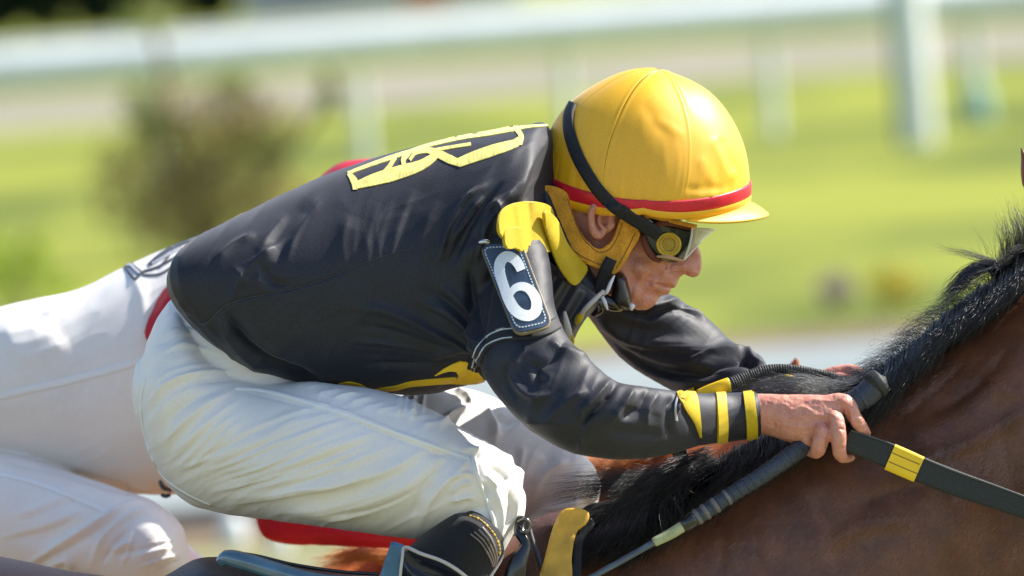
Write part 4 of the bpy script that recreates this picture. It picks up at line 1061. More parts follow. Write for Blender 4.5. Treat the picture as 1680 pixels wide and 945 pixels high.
F += fam([(470, 632), (520, 622)], [(700, 700), (740, 695)], 12, 2.0, 4, sign=1, cut=.1)
F += [([(392, 632), (470, 650), (560, 676), (640, 706), (700, 728), (770, 748)], 2.2, 4), ([(390, 642), (470, 660), (560, 686), (640, 716), (700, 738), (770, 758)], -1.2, 3)]
F += [([(232, 640), (238, 720), (266, 785), (330, 828), (400, 846)], -1.8, 3)]
# knee crumples
F += [([(775, 742), (780, 775), (795, 810), (806, 850), (812, 880)], 4.5, 4), ([(782, 745), (790, 790), (803, 840)], -3, 4), ([(740, 742), (790, 740), (830, 758), (850, 790)], 5, 9), ([(700, 745), (750, 742), (790, 752)], -4, 7), ([(735, 785), (760, 778), (778, 782)], 4, 4), ([(738, 810), (755, 795), (776, 790)], 4, 4), ([(740, 822), (765, 815), (778, 818)], 4, 4),
      ([(812, 800), (822, 840), (822, 880)], 3, 5), ([(835, 800), (836, 840), (828, 875)], -3, 5), ([(800, 765), (820, 775), (835, 795)], -4, 6), ([(845, 780), (846, 830), (838, 870)], 3, 5), ([(795, 780), (815, 800)], 4, 5), ([(800, 820), (795, 790)], -3, 5)]
# far leg
F += fam([(655, 645), (650, 690)], [(700, 636), (694, 690)], 4, 4.5, 4, sign=1, cut=.1)
F += [([(720, 700), (740, 680), (770, 668)], 7, 5), ([(745, 640), (765, 652), (775, 668)], 6, 5), ([(790, 655), (810, 690), (812, 730)], 6, 8), ([(770, 640), (800, 665), (820, 688), (860, 690)], -5, 9), ([(830, 690), (880, 690), (930, 730)], 3, 9)]
F += fam([(815, 720), (830, 760), (830, 800)], [(960, 760), (900, 780), (870, 830)], 8, 2.8, 8)
F += fam([(870, 830), (920, 825), (970, 800)], [(870, 850), (920, 850), (960, 835)], 4, 3.0, 5)
folds(me, F, [(-28, 90, 15, 1.2, 2.0), (-50, 50, 11, 0.5, 6.0)])
smooth_mesh(me, 1, 0.3)
br = link('breeches', me, M_white, J)
S_b = Surf(me)
part('side_seam', ribbon([(385, 636), (430, 640), (480, 653), (560, 678), (640, 707), (700, 729), (740, 742), (770, 752)], 5, S_b, 0.0002, 0.0008, n=80, cols=5), M_piping, br)
part('seat_seam', ribbon([(238, 620), (231, 660), (238, 720), (262, 778), (300, 808), (345, 830)], 4, S_b, 0.0002, 0.0008, n=60, cols=5), M_piping, br)
part('knee_seam', ribbon([(774, 744), (781, 775), (795, 812), (806, 848), (812, 878)], 3.4, S_b, 0.0002, 0.0009, n=50, cols=5), M_piping, br)

# ---------------- boot and sock
boot = part('boot', join([loft([(756, 834, 826, 892, -.21, .075, 0, 0), (738, 838, 828, 910, -.212, .088), (690, 880, 812, 940, -.215, .09), (665, 905, 795, 965, -.22, .088), (640, 945, 770, 1000, -.22, .085), (600, 1020, 730, 1060, -.22, .07)], 50, 48)]), M_sock, J)
S_bt = Surf(boot.data)
_gs = catmull(np.array([(770, 846), (786, 852), (800, 864), (812, 880), (819, 898), (818, 912)], float), 58)
for k in range(0, 54, 4):
    part('gold_stitch', ribbon([tuple(_gs[k]), tuple(_gs[k + 1]), tuple(_gs[k + 3])], 2.2 + 1.2 * math.sin(k), S_bt, 0.0004, 0.0008, n=4, cols=3), M_gold, boot)
for k in range(4):
    o_ = k * 7
    part('elastic_rib', ribbon([(772 + o_ * .9, 876 - o_ * .5), (790 + o_ * .7, 892 - o_ * .4), (803 + o_ * .5, 915 - o_ * .35), (808 + o_ * .3, 930 - o_ * .2)], 2.4, S_bt, 0.0004, 0.0012, n=20, cols=3), mat('ribbed_elastic', (.16, .13, .12), .4), boot)
outer = part('boot_leather', join([loft([(657, 897, 700, 1000, -.232, .10, 0, 0), (690, 912, 720, 1010, -.235, .105), (730, 922, 740, 1020, -.235, .105), (765, 942, 770, 1030, -.23, .10), (790, 965, 790, 1040, -.22, .09)], 40, 40)]), M_boot, boot)
S_o = Surf(outer.data)
part('boot_top_rim', join([chain([(655, 960, -.335, 2.5), (660, 915, -.334, 2.5), (664, 898, -.32, 3), (690, 908, -.335, 3), (724, 920, -.342, 3), (750, 935, -.34, 3), (775, 955, -.33, 3)], 50, 8)]), mat('pale_highlight', (.5, .45, .42), .3), boot)  # real rim, its pale colour stands for the highlight on glossy leather
part('heel_strap', decal([(642, 888), (658, 892), (666, 897), (652, 960), (618, 960)], Flat(lambda x, y: -.30), 0, 0.004, 8), M_bluestrap, boot)

# ---------------- helmet
HC = (1056.0, 325.0)
outl = [(1229, 322), (1228, 290), (1222, 250), (1200, 200), (1165, 155), (1112, 125), (1062, 112), (1030, 117), (978, 140), (932, 175), (905, 215), (892, 255), (887, 292), (892, 325), (912, 350), (960, 385), (1056, 410), (1150, 395), (1205, 362), (1222, 342)]
HC2 = np.array(HC)
oa = np.array([math.atan2(-(y - HC2[1]), x - HC2[0]) % (2 * math.pi) for x, y in outl]); orr = np.array([math.hypot(x - HC2[0], y - HC2[1]) for x, y in outl])
k_ = np.argsort(oa); oa = oa[k_]; orr = orr[k_]
oa3 = np.concatenate([oa - 2 * math.pi, oa, oa + 2 * math.pi]); or3 = np.tile(orr, 3)
_g = np.linspace(-2 * math.pi, 4 * math.pi, 1081)
_r = np.interp(_g, oa3, or3); _ker = np.hanning(19); _ker /= _ker.sum(); _r = np.convolve(np.pad(_r, 9, mode='edge'), _ker, 'valid')
def HR(a): return np.interp(a % (2 * math.pi), _g, _r)
HW = 0.122
pole = np.array([0.14, 0.985, -0.10]); pole /= np.linalg.norm(pole)           # (u, v, y) direction where the panel seams meet
e1 = np.array([1.0, 0, 0]); e1 -= pole * (e1 @ pole); e1 /= np.linalg.norm(e1); e2 = np.cross(pole, e1)
def hpoint(n3, ex=0.0):
    nu, nv, ny = n3[..., 0], n3[..., 1], n3[..., 2]
    al = np.arctan2(nv, nu); cps = np.hypot(nu, nv)
    r = HR(al) * cps * (1 + ex / .14)
    y = np.sign(ny) * np.abs(ny) ** 0.96 * (HW + ex)
    return PA((HC[0] + r * np.cos(al)).ravel(), (HC[1] - r * np.sin(al)).ravel(), y.ravel()).reshape(n3.shape)
def hdir(phi, b):                    # phi azimuth about the pole (0 = front), b = angle down from the pole
    return (np.cos(b)[..., None] * pole + np.sin(b)[..., None] * (np.cos(phi)[..., None] * e1 + np.sin(phi)[..., None] * e2))
def rim(phi):                        # how far down the cap reaches
    return math.radians(91) + math.radians(9) * np.cos(phi) * -0.6 + math.radians(10) * np.sin(phi) ** 2
shell_ph = np.linspace(0, 2 * math.pi, 96, endpoint=False)
def hgrid(ph, t0, t1, nb, ex):
    T = np.linspace(t0, t1, nb)
    PH, TT = np.meshgrid(ph, T, indexing='ij')
    B = TT * rim(PH)
    D = hdir(PH, B)
    return PH, TT, D
# shell (hard hat under the silk)
PH, TT, D = hgrid(shell_ph, 0.02, 1.0, 40, 0)
Vs = hpoint(D, -0.004); Vi = hpoint(D, -0.012)
Vsh = np.concatenate([Vs.transpose(1, 0, 2).reshape(-1, 3), Vi.transpose(1, 0, 2)[::-1].reshape(-1, 3)])
helmet = link('helmet', mesh_from('helmet', Vsh, ring_faces(80, 96)), M_blackgl, J)
# silk cap panels, each its own piece, seams raised between
# seam azimuths measured from photo points
def phi_of(px, py):
    # numeric search of the surface direction for a photo point on the near side
    best = None
    ph = np.linspace(0, 2 * math.pi, 361); bb = np.linspace(0.05, 1.8, 120)
    A, B = np.meshgrid(ph, bb, indexing='ij'); Dd = hdir(A, B); Pp = hpoint(Dd)
    X, Y_ = PR(Pp.reshape(-1, 3)); m = Pp.reshape(-1, 3)[:, 1] < 0.0
    e = np.hypot(X - px, Y_ - py) + np.where(m, 0, 1e5); k = int(np.argmin(e))
    return A.ravel()[k], B.ravel()[k]
s1 = phi_of(1130, 290)[0]; s2 = phi_of(996, 250)[0]; s3 = phi_of(905, 270)[0]
seams = sorted([s1 % (2 * math.pi), s2 % (2 * math.pi), s3 % (2 * math.pi), (math.pi * 2 - s1 % (2 * math.pi)), (math.pi * 2 - s2 % (2 * math.pi)), (2 * math.pi - s3 % (2 * math.pi))])
for i in range(6):
    a, b = seams[i], seams[(i + 1) % 6]
    if b <= a: b += 2 * math.pi
    ph = np.linspace(a, b, 50)
    PH, TT, D = hgrid(ph, 0.0, 0.955, 70, 0)
    u = (PH - a) / (b - a)
    puff = 0.0016 * np.sin(np.pi * u) * np.sin(np.pi * np.clip(TT, 0, 1)) 
    seam = 0.0007 * (np.exp(-((u * (b - a) * np.maximum(TT, .2) - .011) / .008) ** 2) + np.exp(-(((1 - u) * (b - a) * np.maximum(TT, .2) - .011) / .008) ** 2))
    q = D.reshape(-1, 3)
    wr = vnoise(np.stack([PH.ravel() * 2.2 + i * 5, TT.ravel() * 3.2, q[:, 2] * 2], 1)).reshape(PH.shape)
    gath = 0.0007 * vnoise(np.stack([PH.ravel() * 26, TT.ravel() * 2.5, q[:, 2] * 0 + i], 1)).reshape(PH.shape) * np.clip((TT - .55) / .35, 0, 1)
    crease = (1 - np.abs(vnoise(np.stack([PH.ravel() * 9 + TT.ravel() * 4, TT.ravel() * 3 - PH.ravel() * 2, q[:, 0]], 1)).reshape(PH.shape)) * 2.2) * 0.0010 * np.clip((TT - .35) * 2, 0, 1) * np.clip(3 * u * (1 - u), 0, 1)
    r_ex = 0.001 + puff * .6 + seam + wr * 0.0010 + crease * .6 + gath
    # elongated dents on the front panel
    Pp = hpoint(D, 0); X, Yp = PR(Pp.reshape(-1, 3)); near = (Pp.reshape(-1, 3)[:, 1] < 0.02)
    def dent(x0, y0, x1, y1, w_, am):
        L = (x1 - x0) ** 2 + (y1 - y0) ** 2; t = np.clip(((X - x0) * (x1 - x0) + (Yp - y0) * (y1 - y0)) / L, 0, 1)
        d = np.hypot(X - x0 - t * (x1 - x0), Yp - y0 - t * (y1 - y0)); return am * np.exp(-(d / w_) ** 2) * near
    r2 = sum([dent(1172, 235, 1196, 290, 8, .0030), dent(1182, 235, 1200, 275, 5, -.0030), dent(1150, 265, 1172, 315, 7, .0022), dent(1160, 300, 1182, 322, 5, -.002), dent(1080, 200, 1112, 220, 8, .0016), dent(1060, 178, 1085, 215, 10, -.0016), dent(940, 190, 985, 205, 7, -.0015), dent(1140, 322, 1200, 318, 4, .002), dent(1130, 310, 1180, 308, 5, -.002)])
    r_ex = r_ex + .55 * r2.reshape(PH.shape)
    Vp = np.zeros(D.shape)
    flat_ex = r_ex.ravel()
    nu, nv, ny = q[:, 0], q[:, 1], q[:, 2]
    al = np.arctan2(nv, nu); cps = np.hypot(nu, nv); r = HR(al) * cps * (1 + flat_ex / .14)
    Vp = PA(HC[0] + r * np.cos(al), HC[1] - r * np.sin(al), np.sign(ny) * np.abs(ny) ** .96 * (HW + flat_ex))
    n_, m_ = PH.shape
    idx = np.arange(n_ * m_).reshape(n_, m_)
    Fq = np.stack([idx[:-1, :-1], idx[:-1, 1:], idx[1:, 1:], idx[1:, :-1]], -1).reshape(-1, 4)
    mp = mesh_from('cap_panel', Vp, Fq)
    o = link('cap_panel', mp, M_yel, helmet)
    if mp.polygons[len(mp.polygons) // 2].normal.dot(Vector(mp.vertices[idx[n_ // 2, m_ // 2]].co) - Vector(P(1056, 325, 0))) < 0: mp.flip_normals()
hv_, hf_ = hgrid(shell_ph, 0, 1, 60, 0), None
Vfull = hpoint(hv_[2].transpose(1, 0, 2), 0.0022).reshape(-1, 3)
S_h = Surf(mesh_from('hs', Vfull, ring_faces(60, 96)), -.1)
def hband(name, t0, t1, ex, m, nb=7, th=.0012, wav=0.0):
    PH, TT, D = hgrid(shell_ph, t0, t1, nb, 0)
    B = TT * rim(PH) + wav * np.sin(PH * 3 + .6); D = hdir(PH, B)
    prof = np.sin(np.linspace(0.12, np.pi - .12, nb)) ** 0.5
    Vo = []; 
    for j in range(nb): Vo.append(hpoint(D[:, j], ex + th * prof[j]))
    for j in range(nb - 1, -1, -1): Vo.append(hpoint(D[:, j], ex - .003))
    V_ = np.concatenate(Vo)
    F_q = ring_faces(2 * nb, 96); last = np.stack([np.arange(96) + (2 * nb - 1) * 96, (np.arange(96) + 1) % 96 + (2 * nb - 1) * 96, (np.arange(96) + 1) % 96, np.arange(96)], 1)
    return part(name, (V_, np.concatenate([F_q, last])), m, helmet)
hband('cap_band', 0.85, 0.935, 0.0026, M_band, th=.0006, wav=.004)
hband('cap_hem', 0.93, 1.01, 0.0012, M_yel, 8, .003)
# peak
pk = []
phs = np.linspace(-1.02, 1.02, 41)
for s in (1, -1):
    for j, t in enumerate(np.linspace(0, 1, 9)):
        for ph in phs:
            D1 = hdir(np.array([ph]), np.array([rim(ph) * 0.985]))[0]
            base = hpoint(D1[None], 0.0)[0]
            out = math.cos(ph * math.pi / 2 / 1.02) ** 0.7
            L = 0.031 * out * t
            x, y = PR(base[None]); 
            dirx = Rv * 0.96 + Uv * (-0.30 - 0.25 * t)
            pk.append(base + dirx * L + np.array([0, 1, 0]) * math.sin(ph) * -0.004 * t * np.sign(e2[2]) * -1 + Uv * (0.0022 * s * (1 - .4 * t)) - Uv * (0.004 * (1 - out)))
pk = np.array(pk); nph = 41
idx = np.arange(9 * nph).reshape(9, nph)
f1 = np.stack([idx[:-1, :-1], idx[:-1, 1:], idx[1:, 1:], idx[1:, :-1]], -1).reshape(-1, 4); f2 = f1[:, ::-1] + 9 * nph
rimf = []
for ring in (idx[-1], idx[:, 0], idx[:, -1], idx[0]):
    for k in range(len(ring) - 1): rimf.append((ring[k], ring[k + 1], ring[k + 1] + 9 * nph, ring[k] + 9 * nph))
part('peak', (pk, np.concatenate([f1, f2, np.array(rimf)])), M_yel, helmet)
# goggle strap round the cap
part('goggle_strap', ribbon([(941, 170), (936, 182), (934, 196), (936, 218), (946, 250), (962, 282), (984, 314), (1008, 338), (1036, 356), (1062, 372), (1082, 386)], [9, 15, 18, 19, 19, 19, 19, 19, 20, 20, 18], lambda x, y: S_h(x, y) if y < 336 else Flat(lambda a, b: -.124 + (b - 336) * .0005)(x, y), 0.0022, 0.0018, n=90, cols=5), M_blackweb, helmet)
# harness on the head
def hsurf(x, y):
    p, n = S_head(x, y); return p, n
H_f = Flat(lambda x, y: -.088 + 0.00012 * abs(x - 965) + 0.00006 * max(0, y - 400))
part('harness', decal(spoly([(893, 306), (894, 340), (906, 376), (930, 408), (955, 428), (982, 441), (1006, 449), (1020, 436), (1034, 412), (1049, 384), (1036, 368), (1020, 355), (1014, 368), (1006, 390), (996, 402), (983, 408), (970, 402), (955, 384), (944, 360), (936, 334), (930, 316), (910, 306)]), H_f, 0.001, 0.005, 6), M_tan, helmet)
for q in ([(900, 312), (902, 345), (914, 376), (938, 406), (965, 425), (1000, 440)], [(932, 325), (942, 355), (955, 386), (972, 407), (984, 413), (1000, 407), (1012, 388), (1020, 366)], [(1041, 382), (1026, 412), (1010, 440)]):
    part('harness_stitching', ribbon(q, 1.6, H_f, 0.0062, 0.0004, n=60, cols=3), mat('dark_stitch', (.30, .13, .02), .7), helmet)
part('harness_strap', ribbon([(1030, 344), (1062, 352), (1100, 362), (1142, 372)], [14, 9, 7, 7], Flat(lambda x, y: -.100 + (x - 1030) * .00028), 0.001, 0.002, n=30), M_tan, helmet)
part('harness_strap', ribbon([(1062, 352), (1056, 362)], [9, 9], Flat(lambda x, y: -.104), 0.001, 0.002, n=8), M_tan, helmet)
# chin strap, chin cup and buckle
C_f = Flat(lambda x, y: -.092 + 0.0003 * max(0, y - 440))
chs = part('chin_strap', ribbon([(1003, 424), (992, 448), (984, 474), (978, 492)], [20, 20, 22, 24], C_f, 0.002, 0.002, n=30), M_blackweb, helmet)
part('chin_cup', inflate(spoly([(1004, 452), (1018, 446), (1026, 452), (1032, 470), (1036, 492), (1034, 508), (1022, 508), (1010, 505), (1002, 492), (1004, 470)]), lambda x, y: -.062, lambda x, y: .030, 14, 4), mat('dark_chin_cup', (.014, .010, .009), .35), helmet)
part('chin_cup_glint', join([chain([(1008, 452, -.094, 1.5), (1002, 464, -.097, 3.2), (996, 478, -.098, 3.2), (990, 484, -.096, 1.6)], 20, 8), chain([(988, 488, -.09, 4), (993, 498, -.092, 3.5), (997, 508, -.09, 1.4)], 12, 8)]), mat('pale_glint', (.72, .73, .78), .25), helmet)  # pale pieces painted in as the white highlight on the glossy chin cup
part('strap_tail', join([chain([(992, 492, -.08, 10), (1006, 500, -.078, 11), (1018, 504, -.07, 8)], 16, 12), chain([(968, 492, -.09, 5), (982, 496, -.09, 8), (984, 508, -.085, 7), (974, 516, -.075, 5)], 24, 12)]), M_blackgl, helmet)

part('chin_cup_glint_dot', join([chain([(1034, 499, -.085, 2), (1037, 502, -.086, 4.5), (1036, 508, -.084, 2.4)], 10, 8)]), mat('white_glint', (.75, .76, .8), .2), helmet)  # small white piece of the same painted highlight
# short hair behind the ear
part('hair', inflate(spoly([(930, 318), (975, 322), (1012, 330), (1016, 345), (1008, 350), (1000, 332), (984, 324), (968, 336), (964, 352), (955, 352), (944, 340), (935, 330)]), lambda x, y: -.058, lambda x, y: .018, 12, 5), M_hair, J)

# ---------------- goggles
gg = part('goggles', inflate(spoly([(1052, 368), (1066, 358), (1090, 360), (1130, 370), (1142, 374), (1140, 392), (1134, 408), (1124, 420), (1112, 430), (1094, 430), (1076, 424), (1062, 410), (1054, 392)]), lambda x, y: -.066 + max(0, x - 1085) * .00075, lambda x, y: .016, 10, 4), M_gframe, J)
part('foam', join([chain([(1072, 372, -.083, 3), (1082, 367, -.085, 5), (1100, 366, -.078, 5.5), (1122, 371, -.060, 5), (1138, 377, -.045, 3)], 30, 12), chain([(1056, 388, -.080, 4), (1060, 404, -.082, 6), (1070, 420, -.080, 6), (1082, 428, -.074, 4)], 30, 12)]), M_foam, gg)
part('lower_rim', join([chain([(1078, 421, -.086, 2), (1090, 421, -.088, 3), (1106, 424, -.080, 3), (1120, 428, -.066, 2)], 24, 10)]), mat('amber_rim', (.45, .27, .14), .15), gg)
lv = []
for i in range(25):
    s = -1 + 2 * i / 24; c = 1 - math.cos(s * math.pi / 2) if False else 1 - math.sqrt(max(0, 1 - s * s * .98))
    yy = 0.072 * s
    for t in np.linspace(0, 1, 9):
        x = (1172 * (1 - c) + 1130 * c) * (1 - t) + (1149 * (1 - c) + 1118 * c) * t
        y = (377 * (1 - c) + 374 * c) * (1 - t) + (397 * (1 - c) + 431 * c) * t
        x += 4 * math.sin(t * math.pi) * 0.6
        lv.append(P(x, y, yy))
idx = np.arange(25 * 9).reshape(25, 9); f1 = np.stack([idx[:-1, :-1], idx[:-1, 1:], idx[1:, 1:], idx[1:, :-1]], -1).reshape(-1, 4)
lens = link('lens', mesh_from('lens', np.array(lv), f1), M_lens, gg)
sm = lens.modifiers.new('thickness', 'SOLIDIFY'); sm.thickness = 0.0015
bot = [lv[i * 9 + 8] for i in range(25)]; topp = [lv[i * 9] for i in range(25)]; sid = [lv[j] for j in range(9)]
part('lens_edge', join([tube3(bot, [.0015], 40, 8), tube3(topp, [.0013], 40, 8), tube3(sid, [.0016], 20, 8)]), mat('lens_edge_plastic', (.62, .60, .50), .25), gg)
def disc(cx, cy, y0, prof, m=40):
    """turned shape facing the camera: prof = [(radius px, forward m)]"""
    V = []; 
    for r, f in prof:
        for k in range(m):
            a = 2 * math.pi * k / m
            V.append(P(cx + r * math.cos(a), cy + r * math.sin(a) * 0.98, y0 - f + (r * math.cos(a)) * .00022))
    F = ring_faces(len(prof), m)
    return np.array(V), F
vent = part('vent', disc(1097, 401, -.080, [(21, -.004), (21, .004), (19.5, .0065), (17.5, .0068), (16.5, .0045), (15, .0045), (14, .0066), (13, .0066), (12, .0046), (6, .0056), (.3, .0060)]), M_vent, gg)
vh = []
for ring, cnt in ((2.6, 6), (5.2, 11), (7.8, 16), (10.4, 21)):
    for k in range(cnt):
        a = 2 * math.pi * k / cnt + ring
        cx, cy = 1097 + ring * math.cos(a), 401 + ring * math.sin(a)
        yy = -.080 - .0062 + (ring / 12) * .0012 + ring * math.cos(a) * .00022
        o = part('vent_hole', disc(cx, cy, yy, [(.95, -.0005), (.9, .0002), (.1, .0004)], 8), M_vhole, vent) if not vh else vh[0].copy()
        if vh:
            COL.objects.link(o); o.location = Vector(P(cx, cy, yy)) - Vector(vh[1])
        else:
            vh = [o, P(cx, cy, yy)]
part('strap_clip', join([chain([(1058, 366, -.106, 2.5), (1064, 363, -.108, 3), (1070, 367, -.106, 2.2)], 12, 8)]), mat('pale_clip', (.6, .6, .4), .3), gg)

# ================================================================== FAR JOCKEY
YJ = 0.80
K = empty('person', P(120, 950, YJ))
tag(K, 'far jockey in white breeches and red jacket, mostly hidden behind the near jockey', 'jockey')
bb = [chain([(60, 640, YJ, 80), (350, 560, YJ, 90), (600, 420, YJ, 90), (760, 400, YJ, 60), (830, 390, YJ, 45), (880, 380, YJ, 60), (905, 360, YJ, 62)], 50, 20),
      chain([(40, 680, YJ - .02, 50), (60, 860, YJ - .12, 40), (225, 890, YJ - .22, 34), (200, 960, YJ - .22, 30), (120, 1060, YJ - .25, 34)], 40, 16),
      chain([(40, 680, YJ + .1, 50), (60, 860, YJ + .15, 40), (240, 910, YJ + .2, 30), (240, 1000, YJ + .25, 30)], 40, 16),
      chain([(650, 450, YJ - .10, 34), (510, 700, YJ - .13, 28), (520, 845, YJ - .13, 22), (700, 864, YJ - .14, 22), (760, 870, YJ - .12, 28), (800, 880, YJ - .11, 16)], 50, 16),
      chain([(650, 450, YJ + .15, 40), (560, 700, YJ + .25, 36), (600, 840, YJ + .25, 30), (760, 880, YJ + .1, 28)], 40, 14)]
me = remesh(bb, .005, 3); link('body', me, M_skin, K)
lo = [loft([(-170, 620, -170, 720, YJ, .08), (-110, 545, -110, 770, YJ, .16), (0, 504, 0, 775, YJ, .19), (60, 490, 70, 790, YJ, .195), (130, 474, 140, 808, YJ, .195), (200, 440, 210, 812, YJ, .19), (262, 412, 270, 812, YJ, .18), (330, 386, 330, 806, YJ, .17), (400, 350, 400, 780, YJ, .16)], 90, 90, .45, .8),
      loft([(-150, 690, -150, 900, YJ - .08, .14), (-60, 722, -70, 960, YJ - .10, .14), (60, 754, 40, 975, YJ - .14, .13), (150, 784, 130, 975, YJ - .18, .12), (215, 806, 190, 975, YJ - .21, .11), (262, 828, 225, 975, YJ - .23, .10), (296, 860, 250, 975, YJ - .235, .085), (307, 895, 280, 975, YJ - .235, .06)], 70, 56),
      loft([(215, 830, 305, 880, YJ - .22, .07), (200, 880, 306, 920, YJ - .22, .08), (190, 940, 295, 960, YJ - .22, .075), (170, 1010, 270, 1020, YJ - .22, .07)], 30, 30),
      loft([(60, 740, 60, 960, YJ + .15, .13), (200, 800, 180, 960, YJ + .2, .1), (310, 895, 280, 960, YJ + .22, .08), (345, 925, 320, 965, YJ + .22, .05)], 40, 30)]
me = remesh(lo, .0028, 4)
F = []
F += fam([(0, 530), (40, 520), (90, 510)], [(0, 600), (60, 590), (140, 560)], 4, 2.5, 14)
F += fam([(300, 420), (270, 500), (250, 570)], [(330, 400), (300, 480), (280, 540)], 4, 2.0, 5)
F += [([(0, 756), (60, 762), (120, 778), (180, 798), (260, 812)], -7, 6), ([(205, 788), (209, 812)], -2, 2), ([(200, 792), (230, 800), (262, 812)], 3, 5), ([(215, 440), (235, 500), (230, 560)], 2, 12)]
F += fam([(0, 850), (60, 830), (130, 800)], [(0, 900), (90, 880), (190, 830)], 6, 2.4, 8)
F += [([(45, 925), (110, 885), (170, 850), (215, 828), (250, 826)], 5, 6), ([(60, 932), (120, 895), (180, 860), (205, 850)], -4, 7), ([(150, 925), (170, 880), (205, 850), (240, 838), (270, 842)], 4.5, 5), ([(165, 925), (190, 890), (212, 868)], -4, 5), ([(80, 925), (110, 918), (120, 935)], 5, 8),
      ([(215, 870), (212, 900), (200, 930)], 2, 3), ([(190, 912), (230, 900), (280, 888)], -3, 4), ([(180, 905), (215, 888)], 4, 5)]
F += fam([(215, 905), (260, 892), (300, 885)], [(240, 945), (280, 930), (302, 915)], 7, 3.2, 4)
folds(me, F, [(-30, 80, 18, 0.7, 4.0), (-60, 40, 14, 0.3, 6.5)])
br2 = link('breeches', me, M_white, K)
S_b2 = Surf(me, YJ)
part('side_seam', ribbon([(-20, 655), (40, 641), (100, 628), (170, 610), (245, 588)], 12, S_b2, 0.0004, 0.0008, n=60), M_piping, br2)
part('thigh_seam', ribbon([(-10, 776), (50, 790), (110, 812), (180, 842)], 7, S_b2, 0.0004, 0.0008, n=50), M_piping, br2)
M_out = mat('dark_letter_outline', (.05, .055, .07), .5); M_gl = mat('grey_letter_fill', (.42, .42, .46), .5)
for q, wd, mm in (([(203, 437), (212, 434), (222, 442), (232, 450)], 9, M_out), ([(207, 437), (214, 436), (222, 444), (229, 450)], 4, M_gl), ([(206, 440), (215, 452), (222, 458), (230, 452)], 4, M_out), ([(235, 446), (255, 440), (272, 432), (300, 414), (322, 394)], 3.4, M_out), ([(236, 452), (262, 450), (285, 436), (310, 414), (328, 394)], 3, M_out),
                  ([(235, 446), (236, 452)], 3, M_out), ([(244, 436), (262, 420), (290, 404), (326, 389)], 6, M_out), ([(250, 434), (275, 420), (300, 407)], 3, M_gl), ([(262, 440), (275, 424), (285, 412)], 3, M_out)):
    part('letter_stroke', ribbon(q, wd, S_b2, 0.0006 + (0.0008 if mm is M_gl else 0), 0.0008, n=24, cols=4), mm, br2)
me = remesh([loft([(374, 388, 214, 622, YJ - .0, .205, -12, 10), (430, 366, 330, 700, YJ, .21), (480, 335, 440, 720, YJ, .21), (522, 293, 520, 705, YJ, .21), (552, 270, 560, 690, YJ, .21), (582, 262, 600, 660, YJ, .21), (650, 262, 680, 620, YJ, .2), (740, 280, 760, 560, YJ, .18), (800, 320, 800, 480, YJ, .1)], 60, 48),
             loft([(700, 330, 600, 470, YJ - .12, .07), (640, 470, 500, 560, YJ - .13, .06), (580, 650, 440, 690, YJ - .13, .055), (560, 780, 418, 830, YJ - .13, .05), (575, 815, 437, 884, YJ - .13, .045), (640, 826, 560, 896, YJ - .14, .045), (690, 832, 672, 900, YJ - .14, .042), (750, 840, 745, 896, YJ - .16, .036)], 60, 36),
             loft([(700, 330, 600, 470, YJ + .17, .07), (640, 470, 500, 560, YJ + .22, .07), (600, 650, 470, 690, YJ + .26, .06), (640, 800, 540, 860, YJ + .25, .05), (750, 850, 740, 896, YJ + .12, .036)], 40, 30)], .004, 3)
folds(me, fam([(500, 860), (580, 870)], [(560, 880), (660, 890)], 4, 2, 5), [(-20, 60, 16, 1.2, 3)])
link('jacket', me, M_red, K)
bt2 = part('boot', join([chain([(215, 940, YJ - .22, 40), (180, 948, YJ - .24, 34), (150, 975, YJ - .26, 36), (120, 1060, YJ - .26, 34)], 30, 20)]), M_boot, K)
part('waist_toggle', join([chain([(262, 789, YJ - .20, 3), (268, 799, YJ - .2, 4.5), (280, 805, YJ - .19, 3)], 12, 8), chain([(265, 812, YJ - .2, 3), (272, 814, YJ - .2, 3.5), (279, 812, YJ - .2, 3)], 10, 8)]), M_blackgl, K)
# helmet of the far jockey, hidden behind the near one
part('helmet', join([chain([(880, 352, YJ, 70), (900, 348, YJ, 84), (925, 352, YJ, 66)], 16, 24)]), M_red, K)

# ================================================================== WHIP, REINS
wh = empty('whip', P(1310, 735, -.16))
tag(wh, 'riding whip with dark wrapped grip passing under the near jockey\'s fist', 'whip')
wp = [(1436, 632, -.155, 21), (1424, 645, -.156, 21), (1400, 662, -.157, 18), (1360, 700, -.157, 14.5), (1310, 738, -.168, 15), (1250, 780, -.19, 13.5), (1190, 818, -.205, 12.5), (1160, 838, -.21, 13), (1128, 858, -.216, 12.5)]
part('grip', join([chain(wp, 90, 24)]), M_grip, wh)
part('end_cap', join([chain([(1450, 622, -.153, 8), (1446, 625, -.154, 21), (1440, 629, -.155, 24), (1434, 634, -.156, 24), (1431, 637, -.157, 20)], 16, 28)]), M_rubber, wh)
def along(pts, s):
    A = catmull(np.array(pts), 200); return A[int(s * 199)]
for k in range(26):
    s = 0.08 + 0.9 * k / 26
    a = along(wp, s); b = along(wp, min(1, s + .012))
    part('wrap_ridge', join([chain([(a[0], a[1], a[2], a[3] + .9), ((a[0] + b[0]) / 2, (a[1] + b[1]) / 2, a[2], a[3] + 1.4), (b[0], b[1], b[2], b[3] + .2)], 5, 20)]), M_grip, wh)
part('collar', join([chain([(1136, 852, -.215, 14), (1126, 859, -.217, 13.5), (1120, 863, -.218, 11)], 10, 20)]), M_blackgl, wh)
part('rubber_sleeve', join([chain([(1122, 862, -.218, 9.5), (1100, 876, -.222, 9), (1074, 889, -.226, 8)], 12, 18)]), M_sleeve, wh)
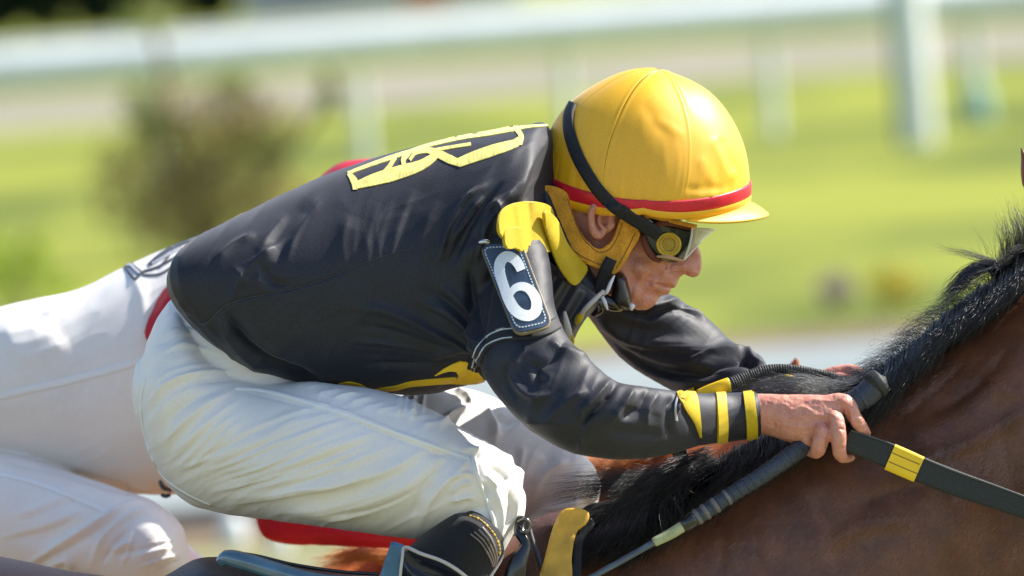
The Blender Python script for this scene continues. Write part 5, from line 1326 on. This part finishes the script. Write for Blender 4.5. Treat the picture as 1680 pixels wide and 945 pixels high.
for s in (.8, .86, .91, .95):
    a = along(wp, s)
    part('pale_ring', join([chain([(a[0] + 1.2, a[1] - .8, a[2], a[3] + 1.2), (a[0], a[1], a[2], a[3] + 1.8), (a[0] - 1.2, a[1] + .8, a[2], a[3] + 1.2)], 4, 20)]), mat('worn_tape', (.14, .13, .12), .4), wh)
part('shaft', join([chain([(1078, 887, -.225, 5.6), (1020, 920, -.235, 5.2), (960, 953, -.245, 4.8), (860, 1010, -.26, 4), (700, 1100, -.28, 3)], 30, 14)]), M_shaft, wh)

rn = empty('reins', P(1500, 770, -.14))
tag(rn, 'black rubber reins with a yellow marker band running from the fist past the neck', 'reins')
rf = Flat(lambda x, y: -.172 + (x - 1400) * 0.00006 - (y - 740) * .00004)
rpoly = [(1389, 722), (1450, 744), (1500, 766), (1560, 790), (1640, 818), (1760, 862), (1900, 930)]
part('rein_strap', ribbon(rpoly, [36, 42, 42, 38, 36, 36, 34], rf, 0.001, 0.005, n=90, cols=7, edge_drop=.003), M_rubber, rn)
part('marker_band', ribbon([(1459, 749), (1482, 759), (1507, 770)], [45, 45, 44], rf, 0.003, 0.0045, n=16, cols=7, edge_drop=.002), M_flash, rn)
for o_ in (-8, 9):
    part('band_groove', ribbon([(1459 - o_ * .2, 749 + o_ * .9), (1482 - o_ * .2, 759 + o_ * .9), (1506 - o_ * .2, 769 + o_ * .9)], 1.6, rf, 0.0074, 0.0004, n=12, cols=3), mat('groove_brown', (.25, .13, .02), .6), rn)
part('rein_edge', ribbon([(1395, 706), (1450, 724), (1500, 746), (1560, 771), (1640, 800), (1760, 845)], 3, rf, 0.0058, 0.001, n=60, cols=3), mat('rubber_edge', (.06, .06, .06), .4), rn)
# far rein: ribbed rubber arching over the mane
fp = [(1150, 646, -.02, 9), (1172, 638, -.02, 10), (1196, 632, -.02, 11), (1225, 620, -.01, 11), (1262, 609, 0, 10), (1300, 606, .01, 7), (1340, 612, .03, 6), (1372, 620, .04, 6), (1390, 632, .04, 6)]
part('far_rein', join([chain(fp, 80, 18, flat=(1, .45))]), mat('far_rein_rubber', (.06, .06, .065), .5, bump=.6, bscale=500, fine=.4), rn)
for k in range(46):
    s = 0.20 + 0.75 * k / 46
    a = along(fp, s); b = along(fp, min(1, s + .006))
    part('rubber_rib', join([chain([(a[0], a[1], a[2], a[3] + 1.3), (b[0], b[1], b[2], b[3] + 1.3)], 3, 12, flat=(1, .5))]), M_rubber, rn)
part('marker_band', join([chain([(1146, 647, -.022, 8), (1165, 641, -.022, 10.5), (1185, 635, -.022, 12), (1197, 631, -.02, 12)], 14, 16, flat=(1, .5))]), M_flash, rn)
# strap seen hanging below the near sleeve
stp = empty('neck_strap', P(1125, 770, -.1))
tag(stp, 'thin black neck strap hanging below the near jockey\'s cuff', 'strap')
part('strap_leather', ribbon([(1112, 735), (1122, 760), (1134, 785)], [26, 20, 12], Flat(lambda x, y: -.10), 0, .004, n=16), M_blackweb, stp)
